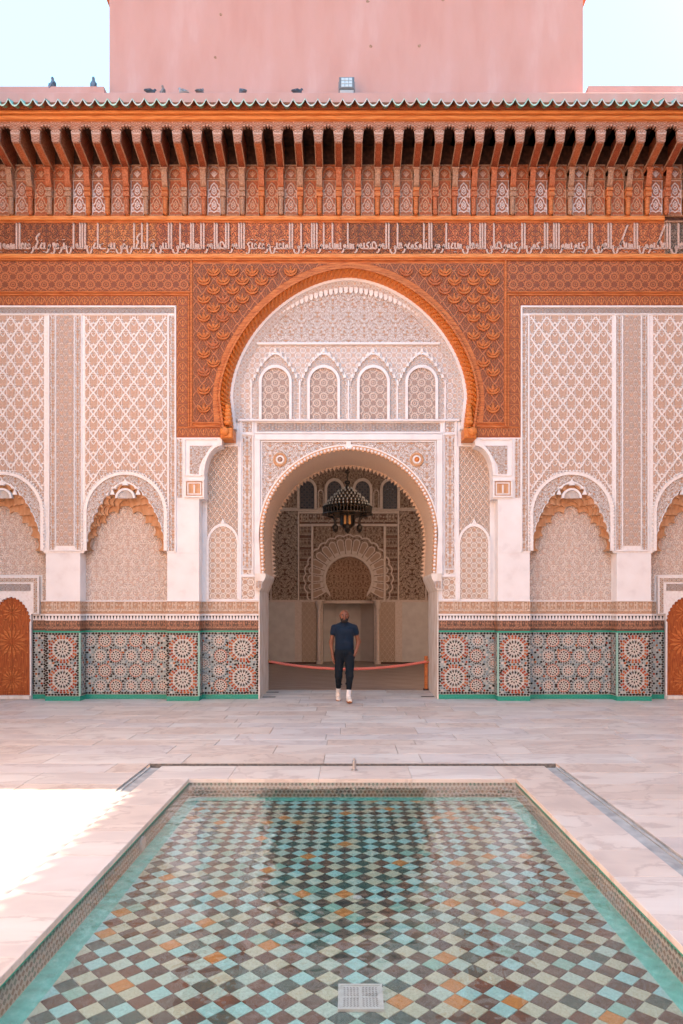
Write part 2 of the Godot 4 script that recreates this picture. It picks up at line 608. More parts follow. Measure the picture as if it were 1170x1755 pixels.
func make_materials() -> void:
	var white := Color(0.81, 0.755, 0.735)
	var tan := Color(0.50, 0.305, 0.205)
	var warm := Color(0.46, 0.27, 0.17)
	var rose := Color(0.57, 0.41, 0.335)
	var cedar := Color(0.50, 0.125, 0.034)
	var dark := Color(0.17, 0.04, 0.014)
	M.plaster = mottled([[0.0, Color(0.69, 0.64, 0.635)], [0.4, Color(0.785, 0.745, 0.74)], [1.0, Color(0.83, 0.80, 0.80)]], 0.012, 2.9, 3, 0.8, 0.15)
	M.stucco = mottled([[0.0, Color(0.70, 0.625, 0.59)], [0.5, white], [1.0, Color(0.83, 0.785, 0.77)]], 0.03, 1.1, 4, 0.85, 0.3)
	M.tan = mottled([[0.0, Color(0.46, 0.225, 0.11)], [0.5, Color(0.56, 0.30, 0.16)], [1.0, Color(0.66, 0.40, 0.25)]], 0.02, 0.9, 5, 0.85, 0.2, 0.0, 5, Vector3(1, 0.3, 1))
	M.pink = mottled([[0.0, Color(0.57, 0.26, 0.205)], [0.42, Color(0.615, 0.305, 0.245)], [0.6, Color(0.62, 0.315, 0.258)], [1.0, Color(0.68, 0.40, 0.345)]], 0.007, 5.5, 6, 0.9, 0.5, 14.0, 6, Vector3(1.5, 0.4, 1))
	M.wood = mottled([[0.0, Color(0.27, 0.062, 0.016)], [0.5, Color(0.50, 0.148, 0.04)], [1.0, Color(0.62, 0.225, 0.072)]], 0.02, 1.2, 8, 0.6, 0.25, 0.0, 4, Vector3(0.35, 3, 3))
	M.bright_wood = mottled([[0.0, Color(0.46, 0.115, 0.022)], [0.5, Color(0.66, 0.225, 0.055)], [1.0, Color(0.76, 0.33, 0.11)]], 0.02, 1.2, 9, 0.5, 0.2, 0.0, 4, Vector3(0.3, 4, 4))
	M.rope_wood = mottled([[0.0, Color(0.44, 0.105, 0.02)], [0.5, Color(0.60, 0.185, 0.036)], [1.0, Color(0.70, 0.26, 0.06)]], 0.02, 0.8, 19, 0.45, 0.1)
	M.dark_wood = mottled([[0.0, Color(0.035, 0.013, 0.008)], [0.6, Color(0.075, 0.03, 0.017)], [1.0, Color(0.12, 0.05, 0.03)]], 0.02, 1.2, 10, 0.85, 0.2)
	M.beam_wood = mottled([[0.0, Color(0.25, 0.06, 0.02)], [0.5, Color(0.42, 0.12, 0.045)], [1.0, Color(0.56, 0.24, 0.13)]], 0.03, 0.7, 11, 0.7, 0.5)
	M.old_wood = mottled([[0.0, Color(0.22, 0.10, 0.055)], [0.5, Color(0.38, 0.20, 0.12)], [1.0, Color(0.54, 0.36, 0.26)]], 0.03, 0.6, 12, 0.8, 0.4)
	var marble := [[0.0, Color(0.53, 0.455, 0.425)], [0.44, Color(0.65, 0.57, 0.52)], [0.5, Color(0.53, 0.45, 0.415)], [0.56, Color(0.665, 0.59, 0.54)], [1.0, Color(0.72, 0.66, 0.615)]]
	M.marble = []
	for k in 6:
		var m := mottled(marble, 0.0045, 2.4, 30 + k, 0.42, 0.0, 60.0, 5, Vector3(0.5 + 0.1 * k, 1, 1.9 - 0.2 * k))
		var t: Color = [Color(1, 1, 1), Color(0.97, 0.9, 0.86), Color(0.99, 0.94, 0.91), Color(0.93, 0.92, 0.94), Color(1, 0.97, 0.95), Color(0.95, 0.87, 0.82)][k]
		m.albedo_color = t.linear_to_srgb()
		M.marble.append(m)
	M.joint = flat(Color(0.36, 0.275, 0.235), 0.9)
	M.lining = mottled([[0.0, Color(0.50, 0.29, 0.17)], [0.45, Color(0.74, 0.53, 0.38)], [1.0, Color(0.84, 0.68, 0.55)]], 0.06, 0.7, 77, 0.8, 0.5)
	M.wing = flat(Color(0.74, 0.55, 0.45), 0.9)
	M.corner = mottled([[0.0, Color(0.10, 0.36, 0.29)], [0.5, Color(0.30, 0.50, 0.43)], [1.0, Color(0.50, 0.60, 0.54)]], 0.08, 0.5, 78, 0.4)
	M.channel = mottled([[0.0, Color(0.27, 0.27, 0.27)], [0.5, Color(0.40, 0.395, 0.39)], [1.0, Color(0.50, 0.49, 0.48)]], 0.01, 1.2, 41, 0.5, 0.1, 30.0)
	M.far_channel = mottled([[0.0, Color(0.10, 0.10, 0.10)], [0.5, Color(0.17, 0.165, 0.16)], [1.0, Color(0.26, 0.25, 0.24)]], 0.03, 0.8, 43, 0.7)
	M.jamb = mottled([[0.0, Color(0.58, 0.47, 0.39)], [0.5, Color(0.74, 0.66, 0.60)], [1.0, Color(0.80, 0.75, 0.71)]], 0.01, 1.6, 42, 0.5, 0.1, 20.0, 5, Vector3(1.6, 0.5, 1))
	var scroll := pat_lace(256, 256, 11, 36.0, 3.3)
	var scroll2 := pat_lace(256, 256, 23, 46.0, 4.0)
	var vine := pat_lace(64, 192, 31, 24.0, 2.4)
	var scale := pat_scale()
	var star := pat_star()
	var sebka := pat_sebka()
	var niche := pat_niche()
	var roset := pat_rosettes()
	var leaf := pat_leaf()
	var script := pat_script(512, 96)
	var hs := {}
	for e in [["scroll", scroll], ["scroll2", scroll2], ["vine", vine], ["scale", scale], ["star", star], ["sebka", sebka], ["niche", niche], ["roset", roset], ["leaf", leaf], ["script", script]]:
		hs[e[0]] = grey(e[1])
	M.st_scroll = carved(scroll, hs.scroll, tan, white, 2.0)
	M.st_scroll2 = carved(scroll2, hs.scroll2, rose, Color(0.74, 0.63, 0.56), 1.5)
	M.st_vine = carved(vine, hs.vine, tan, white, 1.5)
	M.st_scale = carved(scale, hs.scale, Color(0.48, 0.31, 0.22), Color(0.82, 0.72, 0.65), 1.5)
	M.st_star = carved(star, hs.star, Color(0.50, 0.32, 0.225), Color(0.82, 0.72, 0.64), 1.2)
	M.st_fine = carved(star, hs.star, Color(0.57, 0.41, 0.33), white, 1.2)
	M.st_pane = carved(star, hs.star, Color(0.36, 0.26, 0.22), Color(0.66, 0.53, 0.46), 1.2)
	M.st_sebka = carved(sebka, hs.sebka, Color(0.52, 0.345, 0.26), Color(0.85, 0.75, 0.70), 1.8)
	M.st_script = carved(script, hs.script, warm, Color(0.74, 0.58, 0.46), 1.0)
	M.brown_script = carved(script, hs.script, Color(0.11, 0.055, 0.035), Color(0.45, 0.21, 0.12), 0.4, 0.3, 0.5)
	M.wd_scroll = carved(scroll2, hs.scroll2, Color(0.22, 0.062, 0.022), Color(0.55, 0.185, 0.062), 1.8, 0.25, 0.65)
	M.wd_grey = carved(scroll2, hs.scroll2, Color(0.10, 0.065, 0.045), Color(0.24, 0.18, 0.14), 1.6, 0.25, 0.8)
	M.wd_star = carved(star, hs.star, Color(0.22, 0.058, 0.02), Color(0.46, 0.145, 0.05), 1.0, 0.25, 0.65)
	M.wd_leaf = carved(leaf, hs.leaf, Color(0.28, 0.072, 0.021), Color(0.56, 0.19, 0.056), 1.2, 0.25, 0.6)
	M.wd_ground = carved(scale, hs.scale, Color(0.22, 0.062, 0.022), Color(0.44, 0.145, 0.054), 1.2, 0.25, 0.65)
	M.wd_niche = carved(niche, hs.niche, Color(0.33, 0.105, 0.045), Color(0.54, 0.32, 0.235), 1.6, 0.35, 0.75)
	M.wd_niche_pale = carved(niche, hs.niche, Color(0.33, 0.11, 0.05), Color(0.66, 0.50, 0.45), 1.6, 0.35, 0.75)
	M.wd_niche_dull = carved(niche, hs.niche, Color(0.36, 0.085, 0.025), Color(0.52, 0.25, 0.14), 1.6, 0.35, 0.75)
	M.fascia = carved(roset, hs.roset, Color(0.36, 0.155, 0.09), Color(0.64, 0.40, 0.31), 1.0, 0.3, 0.8)
	M.eave_band = carved(roset, hs.roset, Color(0.26, 0.06, 0.02), Color(0.46, 0.13, 0.04), 1.0, 0.3, 0.7)
	M.beam_face = carved(roset, hs.roset, Color(0.30, 0.055, 0.018), Color(0.56, 0.15, 0.05), 1.0, 0.3, 0.6)
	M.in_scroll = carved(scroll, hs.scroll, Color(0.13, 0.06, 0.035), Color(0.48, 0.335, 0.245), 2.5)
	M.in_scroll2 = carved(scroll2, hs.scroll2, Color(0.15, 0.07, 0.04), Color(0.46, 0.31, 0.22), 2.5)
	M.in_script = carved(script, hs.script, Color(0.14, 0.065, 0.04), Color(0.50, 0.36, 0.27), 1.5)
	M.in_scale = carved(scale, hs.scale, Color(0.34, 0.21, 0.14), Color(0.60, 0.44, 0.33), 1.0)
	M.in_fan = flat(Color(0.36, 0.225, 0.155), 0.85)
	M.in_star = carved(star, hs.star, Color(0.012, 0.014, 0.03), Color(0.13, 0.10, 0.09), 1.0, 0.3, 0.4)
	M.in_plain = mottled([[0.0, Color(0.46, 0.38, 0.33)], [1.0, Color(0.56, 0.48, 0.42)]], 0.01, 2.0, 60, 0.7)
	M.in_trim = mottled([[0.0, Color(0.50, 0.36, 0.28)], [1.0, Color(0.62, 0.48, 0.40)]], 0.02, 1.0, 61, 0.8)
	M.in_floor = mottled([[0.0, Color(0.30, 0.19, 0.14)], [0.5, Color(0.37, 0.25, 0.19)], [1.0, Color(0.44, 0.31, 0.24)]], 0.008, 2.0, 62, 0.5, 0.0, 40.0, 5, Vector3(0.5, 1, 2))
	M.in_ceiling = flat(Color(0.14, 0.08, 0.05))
	M.glaze_green = mottled([[0.0, Color(0.02, 0.20, 0.135)], [0.5, Color(0.03, 0.30, 0.21)], [1.0, Color(0.08, 0.42, 0.31)]], 0.05, 0.5, 63, 0.25)
	M.tile_mix = flat(Color(1, 1, 1), 0.35, 0.3)
	M.tile_mix.vertex_color_use_as_albedo = true
	M.tinted = flat(Color(1, 1, 1), 0.75, 0.4)
	M.tinted.vertex_color_use_as_albedo = true
	M.door_wood = mottled([[0.0, Color(0.22, 0.045, 0.012)], [0.5, Color(0.36, 0.085, 0.02)], [1.0, Color(0.46, 0.135, 0.036)]], 0.02, 1.0, 79, 0.5, 0.2, 0.0, 4, Vector3(3, 0.4, 3))
	M.inlet = flat(Color(0.46, 0.41, 0.39), 0.6)
	M.rope_ground = flat(Color(0.16, 0.04, 0.012), 0.8)
	M.grout = flat(Color(0.56, 0.55, 0.52), 0.8)
	M.pool_grout = flat(Color(0.40, 0.38, 0.33), 0.9)
	M.turquoise = mottled([[0.0, Color(0.015, 0.30, 0.23)], [0.5, Color(0.04, 0.43, 0.34)], [1.0, Color(0.16, 0.54, 0.45)]], 0.02, 1.0, 64, 0.5, 0.0, 10.0)
	M.brass = flat(Color(0.34, 0.18, 0.07), 0.35)
	M.brass.metallic = 0.85
	M.bronze = flat(Color(0.05, 0.035, 0.025), 0.4)
	M.bronze.metallic = 0.6
	M.steel = flat(Color(0.42, 0.42, 0.43), 0.35)
	M.steel.metallic = 0.8
	M.white_metal = flat(Color(0.40, 0.45, 0.43), 0.5)
	M.black = flat(Color(0.02, 0.02, 0.022), 0.6)
	M.rope = mottled([[0.0, Color(0.58, 0.12, 0.085)], [1.0, Color(0.78, 0.26, 0.20)]], 0.05, 0.3, 65, 0.8)
	M.skin = flat(Color(0.21, 0.078, 0.042), 0.45)
	M.beard = flat(Color(0.014, 0.010, 0.009), 0.8)
	M.shirt = mottled([[0.0, Color(0.003, 0.0105, 0.026)], [1.0, Color(0.005, 0.016, 0.036)]], 0.03, 0.4, 66, 0.85, 0.3)
	M.trousers = mottled([[0.0, Color(0.003, 0.006, 0.011)], [1.0, Color(0.005, 0.009, 0.016)]], 0.03, 0.4, 67, 0.9, 0.3)
	M.cloth_white = flat(Color(0.72, 0.70, 0.70), 0.85)
	M.shoe = flat(Color(0.74, 0.64, 0.56), 0.6)
	M.sole = flat(Color(0.36, 0.13, 0.055), 0.7)
	M.eye_white = flat(Color(0.6, 0.56, 0.52), 0.3)
	M.feather = flat(Color(0.16, 0.175, 0.21), 0.7)
	M.feather.vertex_color_use_as_albedo = true
	M.feather.albedo_color = Color.WHITE
	M.lens = flat(Color(0.55, 0.60, 0.62), 0.15, 0.6)
	M.housing = flat(Color(0.17, 0.18, 0.19), 0.5)
	M.housing_pale = flat(Color(0.48, 0.42, 0.39), 0.6)
	M.letter = mottled([[0.0, Color(0.40, 0.22, 0.15)], [0.45, Color(0.56, 0.38, 0.31)], [1.0, Color(0.66, 0.52, 0.46)]], 0.04, 0.7, 68, 0.8)
	var w := StandardMaterial3D.new()
	w.transparency = BaseMaterial3D.TRANSPARENCY_ALPHA
	w.albedo_color = Color(0.75, 0.95, 0.92, 0.01)
	w.roughness = 0.02
	w.metallic_specular = 0.5
	w.uv1_triplanar = true
	w.uv1_world_triplanar = true
	w.uv1_scale = Vector3.ONE / 1.6
	w.heightmap_enabled = true
	w.heightmap_texture = noise_tex(512, 0.012, 70, [], 3)
	w.heightmap_scale = 0.5
	M.water = w

# ---------------------------------------------------------------- lettering
# Each letter: advance to the left, strokes as x, y, x, y ... (x runs to the left, y up, a tooth is 1 high), whether it joins on.
func letters() -> Dictionary:
	var bowl := [0.0, 0.1, 0.15, 0.35, 0.3, -0.5, 0.8, -0.95, 1.35, -0.6, 1.5, 0.5]
	return {
		"ا": [0.55, [[0.27, -0.1, 0.27, 4.3, 0.12, 4.0]], false],
		"ل": [0.62, [[0, 0, 0.3, 0, 0.3, 4.3, 0.15, 4.0], [0.3, 0, 0.62, 0]], true],
		"ب": [0.75, [[0, 0, 0.4, 0, 0.4, 0.95], [0.4, 0, 0.75, 0], [0.36, -0.5, 0.46, -0.6]], true],
		"ت": [0.75, [[0, 0, 0.4, 0, 0.4, 0.95], [0.4, 0, 0.75, 0], [0.3, 1.4, 0.36, 1.5], [0.55, 1.4, 0.6, 1.5]], true],
		"ن": [0.75, [[0, 0, 0.4, 0, 0.4, 0.95], [0.4, 0, 0.75, 0], [0.36, 1.4, 0.46, 1.5]], true],
		"ي": [0.75, [[0, 0, 0.4, 0, 0.4, 0.95], [0.4, 0, 0.75, 0], [0.25, -0.5, 0.3, -0.6], [0.5, -0.5, 0.55, -0.6]], true],
		"م": [0.95, [[0, 0, 0.2, 0.1, 0.25, 0.6, 0.6, 0.65, 0.7, 0.2, 0.4, -0.1, 0.2, 0.1], [0.6, 0, 0.95, 0]], true],
		"ع": [0.95, [[0, 0, 0.3, 0.35, 0.15, 0.85, 0.75, 0.9, 0.6, 0.45, 0.35, 0.3, 0.6, 0, 0.95, 0]], true],
		"غ": [0.95, [[0, 0, 0.3, 0.35, 0.15, 0.85, 0.75, 0.9, 0.6, 0.45, 0.35, 0.3, 0.6, 0, 0.95, 0], [0.4, 1.3, 0.5, 1.4]], true],
		"ظ": [1.7, [[0, 0, 0.1, 0.7, 0.6, 1.3, 1.1, 1.2, 1.3, 0.6, 1.0, 0.1, 0, 0], [1.0, 0, 1.7, 0], [1.25, 0.6, -0.7, 3.9, -0.85, 3.7], [0.4, 1.7, 0.5, 1.8]], true],
		"ط": [1.7, [[0, 0, 0.1, 0.7, 0.6, 1.3, 1.1, 1.2, 1.3, 0.6, 1.0, 0.1, 0, 0], [1.0, 0, 1.7, 0], [1.25, 0.6, -0.7, 3.9, -0.85, 3.7]], true],
		"ص": [1.75, [[0, 0, 0.1, 0.6, 0.6, 1.15, 1.1, 1.0, 1.25, 0.4, 0.9, 0.05, 0, 0], [1.0, 0, 1.45, 0, 1.45, 0.8], [1.45, 0, 1.75, 0]], true],
		"س": [1.45, [[0, 0, 0.3, 0, 0.3, 0.75], [0.3, 0, 0.7, 0, 0.7, 0.75], [0.7, 0, 1.1, 0, 1.1, 0.85], [1.1, 0, 1.45, 0]], true],
		"ش": [1.45, [[0, 0, 0.3, 0, 0.3, 0.75], [0.3, 0, 0.7, 0, 0.7, 0.75], [0.7, 0, 1.1, 0, 1.1, 0.85], [1.1, 0, 1.45, 0], [0.5, 1.3, 0.55, 1.4], [0.8, 1.3, 0.85, 1.4], [0.66, 1.65, 0.7, 1.75]], true],
		"ح": [1.15, [[0, 0.95, 0.25, 1.05, 0.95, 0.7, 0.5, 0.35, 0.25, 0], [0, 0, 1.15, 0]], true],
		"ج": [1.15, [[0, 0.95, 0.25, 1.05, 0.95, 0.7, 0.5, 0.35, 0.25, 0], [0, 0, 1.15, 0], [0.5, -0.5, 0.6, -0.6]], true],
		"ه": [1.0, [[0, 0, 0.2, 0.1, 0.2, 0.7, 0.55, 0.95, 0.8, 0.5, 0.6, 0.1, 0.25, 0.2, 0.5, 0.6], [0.5, 0, 1.0, 0]], true],
		"ك": [1.3, [[0, 0, 0.9, 0, 0.9, 0.5, 0.3, 1.1, 1.0, 1.7, -0.1, 2.5], [0.8, 0, 1.3, 0]], true],
		"ف": [0.95, [[0, 0, 0.4, 0.1, 0.3, 0.6, 0.55, 0.85, 0.7, 0.5, 0.45, 0.25, 0.3, 0.5], [0.35, 0, 0.95, 0], [0.45, 1.3, 0.55, 1.4]], true],
		"ق": [0.95, [[0, 0, 0.4, 0.1, 0.3, 0.6, 0.55, 0.85, 0.7, 0.5, 0.45, 0.25, 0.3, 0.5], [0.35, 0, 0.95, 0], [0.4, 1.3, 0.45, 1.4], [0.65, 1.3, 0.7, 1.4]], true],
		"ر": [0.75, [[0, 0.05, 0.25, 0.35, 0.3, -0.15, 0.55, -0.6, 0.95, -0.75]], false],
		"و": [0.95, [[0, 0, 0.3, 0, 0.3, 0.5, 0.05, 0.75, -0.05, 0.4, 0.25, 0.2], [0.3, 0.3, 0.4, -0.3, 0.8, -0.7, 1.1, -0.6]], false],
		"د": [0.85, [[0, 0, 0.1, 0.1, 0.7, 0, 0.6, 0.45, 0.2, 0.95]], false],
		"ذ": [0.85, [[0, 0, 0.1, 0.1, 0.7, 0, 0.6, 0.45, 0.2, 0.95], [0.35, 1.3, 0.45, 1.4]], false],
		"ى": [1.5, [[0, 0, 0.3, 0.5, 0.5, 0.2, 0.1, -0.3, 0.5, -0.9, 1.4, -0.7, 1.6, -0.1]], false],
		"ة": [0.9, [[0, 0, 0.35, 0.1, 0.3, 0.7, 0.6, 0.8, 0.7, 0.3, 0.35, 0.1], [0.35, 1.2, 0.4, 1.3], [0.6, 1.2, 0.65, 1.3]], false],
		"ي.": [1.5, [[0, 0, 0.3, 0.5, 0.5, 0.2, 0.1, -0.3, 0.5, -0.9, 1.4, -0.7, 1.6, -0.1]], false],
		"ن.": [1.5, [bowl, [0.75, 0.2, 0.85, 0.3]], false],
		"م.": [1.0, [[0, 0, 0.2, 0.1, 0.25, 0.6, 0.6, 0.65, 0.7, 0.2, 0.4, -0.1, 0.2, 0.1], [0.6, 0.1, 0.85, -0.4, 1.3, -0.75]], false],
		"ه.": [0.9, [[0, 0, 0.35, 0.1, 0.3, 0.7, 0.6, 0.8, 0.7, 0.3, 0.35, 0.1]], false],
		"ل.": [1.5, [[0, 0, 0.25, 0, 0.25, 4.3, 0.1, 4.0], [0.25, 0, 0.35, -0.6, 0.8, -0.9, 1.3, -0.6, 1.45, 0.3]], false],
		"ب.": [1.7, [[0, 0, 1.4, -0.05, 1.65, 0.2, 1.6, 0.7], [0.8, -0.5, 0.9, -0.6]], false],
		"ت.": [1.7, [[0, 0, 1.4, -0.05, 1.65, 0.2, 1.6, 0.7], [0.7, 0.7, 0.75, 0.8], [1.0, 0.7, 1.05, 0.8]], false],
		"ح.": [1.3, [[0, 0.95, 0.25, 1.05, 0.95, 0.7, 0.4, 0.4, 0.3, -0.3, 0.7, -0.85, 1.3, -0.7]], false],
		"ع.": [1.3, [[0, 0.1, 0.3, 0.35, 0.15, 0.85, 0.75, 0.9, 0.6, 0.45, 0.3, 0.1, 0.3, -0.5, 0.7, -0.9, 1.3, -0.7]], false],
		"س.": [1.9, [[0, 0, 0.3, 0, 0.3, 0.75], [0.3, 0, 0.7, 0, 0.7, 0.75], [0.7, 0, 0.75, -0.5, 1.2, -0.9, 1.7, -0.5, 1.8, 0.4]], false],
		"ك.": [1.3, [[0, 0, 0.9, 0, 1.0, 0.4, 0.9, 3.4], [0.4, 0.8, 0.6, 1.2, 0.35, 1.4]], false],
	}

# a list of words, each {x: distance from the right, w: width, s: strokes of Vector2}
func write(text: String) -> Array:
	var g := letters()
	var x := 0.0
	var words := []
	for word in text.split(" "):
		var s := []
		var x0 := x
		for i in word.length():
			var ch := word[i]
			var last := i == word.length() - 1
			var key: String = ch + "." if last and g.has(ch + ".") else ch
			if not g.has(key):
				continue
			for st in g[key][1]:
				var p := PackedVector2Array()
				for k in range(0, st.size(), 2):
					p.append(Vector2(x + st[k], st[k + 1]))
				s.append(p)
			x += g[key][0]
			if not g[key][2] and not last:
				x += 0.12
		words.append({"x": x0, "w": x - x0, "s": s})
		x += 0.22
	return words

func pat_script(w: int, h: int) -> Pat:
	var p := Pat.new(w, h)
	var words := write("العافية الباقية الملك لله وحده العافية الباقية الملك لله")
	var total: float = words[-1].x + words[-1].w + 0.3
	var k := w / total
	for word in words:
		for s in word.s:
			for i in s.size() - 1:
				p.seg(Vector2(w - s[i].x * k, h * 0.72 - s[i].y * h * 0.15), Vector2(w - s[i + 1].x * k, h * 0.72 - s[i + 1].y * h * 0.15), 2.6, 2.6)
		p.spiral(Vector2(1.0 - (word.x + word.w * 0.3) / total, 0.3), 0.018, word.x, 1.3, 2.0, false)
		p.spiral(Vector2(1.0 - (word.x + word.w * 0.75) / total, 0.25), 0.02, word.w, -1.3, 2.0, false)
	p.line([Vector2(0, 0.03), Vector2(1, 0.03)], 2.0, -1, false)
	return p

# letters as raised bands: x to the left of `right`, standing on `base`, u metres to a unit
func letter_strokes(m: MB, strokes: Array, x0: float, u: float, kx: float, wide: float, zf: float, zb: float) -> void:
	for s in strokes:
		var p := PackedVector2Array()
		# round the corners of the stroke
		for i in s.size():
			var q := Vector2(-(s[i].x - x0) * u * kx, s[i].y * u)
			if i > 0 and i < s.size() - 1:
				var a := Vector2(-(s[i - 1].x - x0) * u * kx, s[i - 1].y * u)
				var b := Vector2(-(s[i + 1].x - x0) * u * kx, s[i + 1].y * u)
				p.append(q.lerp(a, 0.28))
				p.append(q.lerp(b, 0.28))
			else:
				p.append(q)
		var l := PackedVector2Array()
		var r := PackedVector2Array()
		for i in p.size():
			var t := (p[mini(i + 1, p.size() - 1)] - p[maxi(i - 1, 0)]).normalized()
			# a reed pen: broad across uprights, thin along the line
			var wd := wide * (0.72 + 0.28 * absf(t.y))
			var nn := Vector2(-t.y, t.x) * wd * 0.5
			l.append(p[i] + nn)
			r.append(p[i] - nn)
		m.ring(l, r, zf, zb)

# ---------------------------------------------------------------- paving and pool
const PX0 := -1.655   # inner rim of the pool
const PX1 := 1.735
const PF := 7.08      # far rim
const PN := 1.0       # near rim
const OX0 := -2.10    # outer edge of the coping
const OX1 := 2.20
const OF := 7.67
const CH := 0.17      # width of the channel
const FLOOR_Y := -0.19
const WATER_Y := -0.045

func slab(m: MB, x0: float, x1: float, d0: float, d1: float, top: float, low: float, g := 0.003) -> void:
	var a := Vector3(x0 + g, low, -d0 - g)
	var b := Vector3(x1 - g, top, -d1 + g)
	var e := 0.003
	var o := [Vector3(a.x, top - e, a.z), Vector3(b.x, top - e, a.z), Vector3(b.x, top - e, b.z), Vector3(a.x, top - e, b.z)]
	var i := [Vector3(a.x + e, top, a.z - e), Vector3(b.x - e, top, a.z - e), Vector3(b.x - e, top, b.z + e), Vector3(a.x + e, top, b.z + e)]
	m.quad(i[0], i[1], i[2], i[3])
	for k in 4:
		var n := (k + 1) % 4
		m.quad(o[k], o[n], i[n], i[k])
		m.quad(Vector3(o[k].x, low, o[k].z), Vector3(o[n].x, low, o[n].z), o[n], o[k])

func pavement() -> void:
	var root := Node3D.new()
	root.name = "pavement"
	add_child(root)
	struct(root)
	# the bed the slabs lie on, open where the pool is
	var bed := mb()
	for r in [[-40.0, OX0 - CH, -30.0, 60.0], [OX1 + CH, 40.0, -30.0, 60.0], [OX0 - CH, OX1 + CH, OF + CH * 0.8, 60.0], [OX0 - CH, OX1 + CH, -30.0, 0.3]]:
		bed.quad(Vector3(r[0], -0.012, -r[2]), Vector3(r[1], -0.012, -r[2]), Vector3(r[1], -0.012, -r[3]), Vector3(r[0], -0.012, -r[3]))
	put("bedding", bed, M.joint, root)
	var d := 14.98
	while d > 2.4:
		var dep := rng.randf_range(0.36, 0.62)
		var n := maxf(d - dep, 2.4)
		var lim := OF + CH * 0.8
		if d > lim and n < lim + 0.2:
			n = lim
		if d > W + 0.01 and n < W + 0.25:
			n = W - 0.02
		var spans := [[-7.8, 7.8]]
		if d <= lim + 0.001:
			spans = [[-7.8, OX0 - CH], [OX1 + CH, 7.8]]
		if d > W:
			spans = [[-1.76, 1.76]]
		for sp in spans:
			var far: float = minf(sp[1], 0.54 * d + 1.2)
			var x: float = maxf(sp[0], -0.56 * d - 1.2)
			while x < far - 0.02:
				var len := rng.randf_range(0.9, 1.8)
				var e := minf(x + len, far)
				if far - e < 0.35:
					e = far
				var m := mb()
				slab(m, x, e, n, d, rng.randf_range(-0.0012, 0.0012), -0.011)
				put("slab", m, M.marble[rng.randi() % 6], root)
				x = e
		d = n
	# drain channel round the coping
	var ch := mb()
	ch.quad(Vector3(OX0 - CH, -0.02, -0.3), Vector3(OX0, -0.02, -0.3), Vector3(OX0, -0.02, -OF), Vector3(OX0 - CH, -0.02, -OF))
	ch.quad(Vector3(OX1, -0.02, -0.3), Vector3(OX1 + CH, -0.02, -0.3), Vector3(OX1 + CH, -0.02, -OF), Vector3(OX1, -0.02, -OF))
	var far_strip := mb()
	far_strip.quad(Vector3(OX0 - CH, -0.09, -OF), Vector3(OX1 + CH, -0.09, -OF), Vector3(OX1 + CH, -0.09, -OF - CH * 0.8 + 0.003), Vector3(OX0 - CH, -0.09, -OF - CH * 0.8 + 0.003))
	far_strip.quad(Vector3(OX0 - CH, -0.09, -OF - CH * 0.8 + 0.003), Vector3(OX1 + CH, -0.09, -OF - CH * 0.8 + 0.003), Vector3(OX1 + CH, -0.001, -OF - CH * 0.8 + 0.003), Vector3(OX0 - CH, -0.001, -OF - CH * 0.8 + 0.003))
	put("far_channel", far_strip, M.far_channel, root)
	for k in [[OX0 - CH, 1.0], [OX1 + CH, -1.0]]:
		ch.quad(Vector3(k[0], -0.02, -0.3), Vector3(k[0], 0.0, -0.3), Vector3(k[0], 0.0, -OF), Vector3(k[0], -0.02, -OF))
		var gx: float = k[0] + 0.035 * k[1]
		ch.box(Vector3(gx - 0.012, -0.019, -0.3), Vector3(gx + 0.012, -0.008, -OF))
	put("drain_channel", ch, M.channel, root)

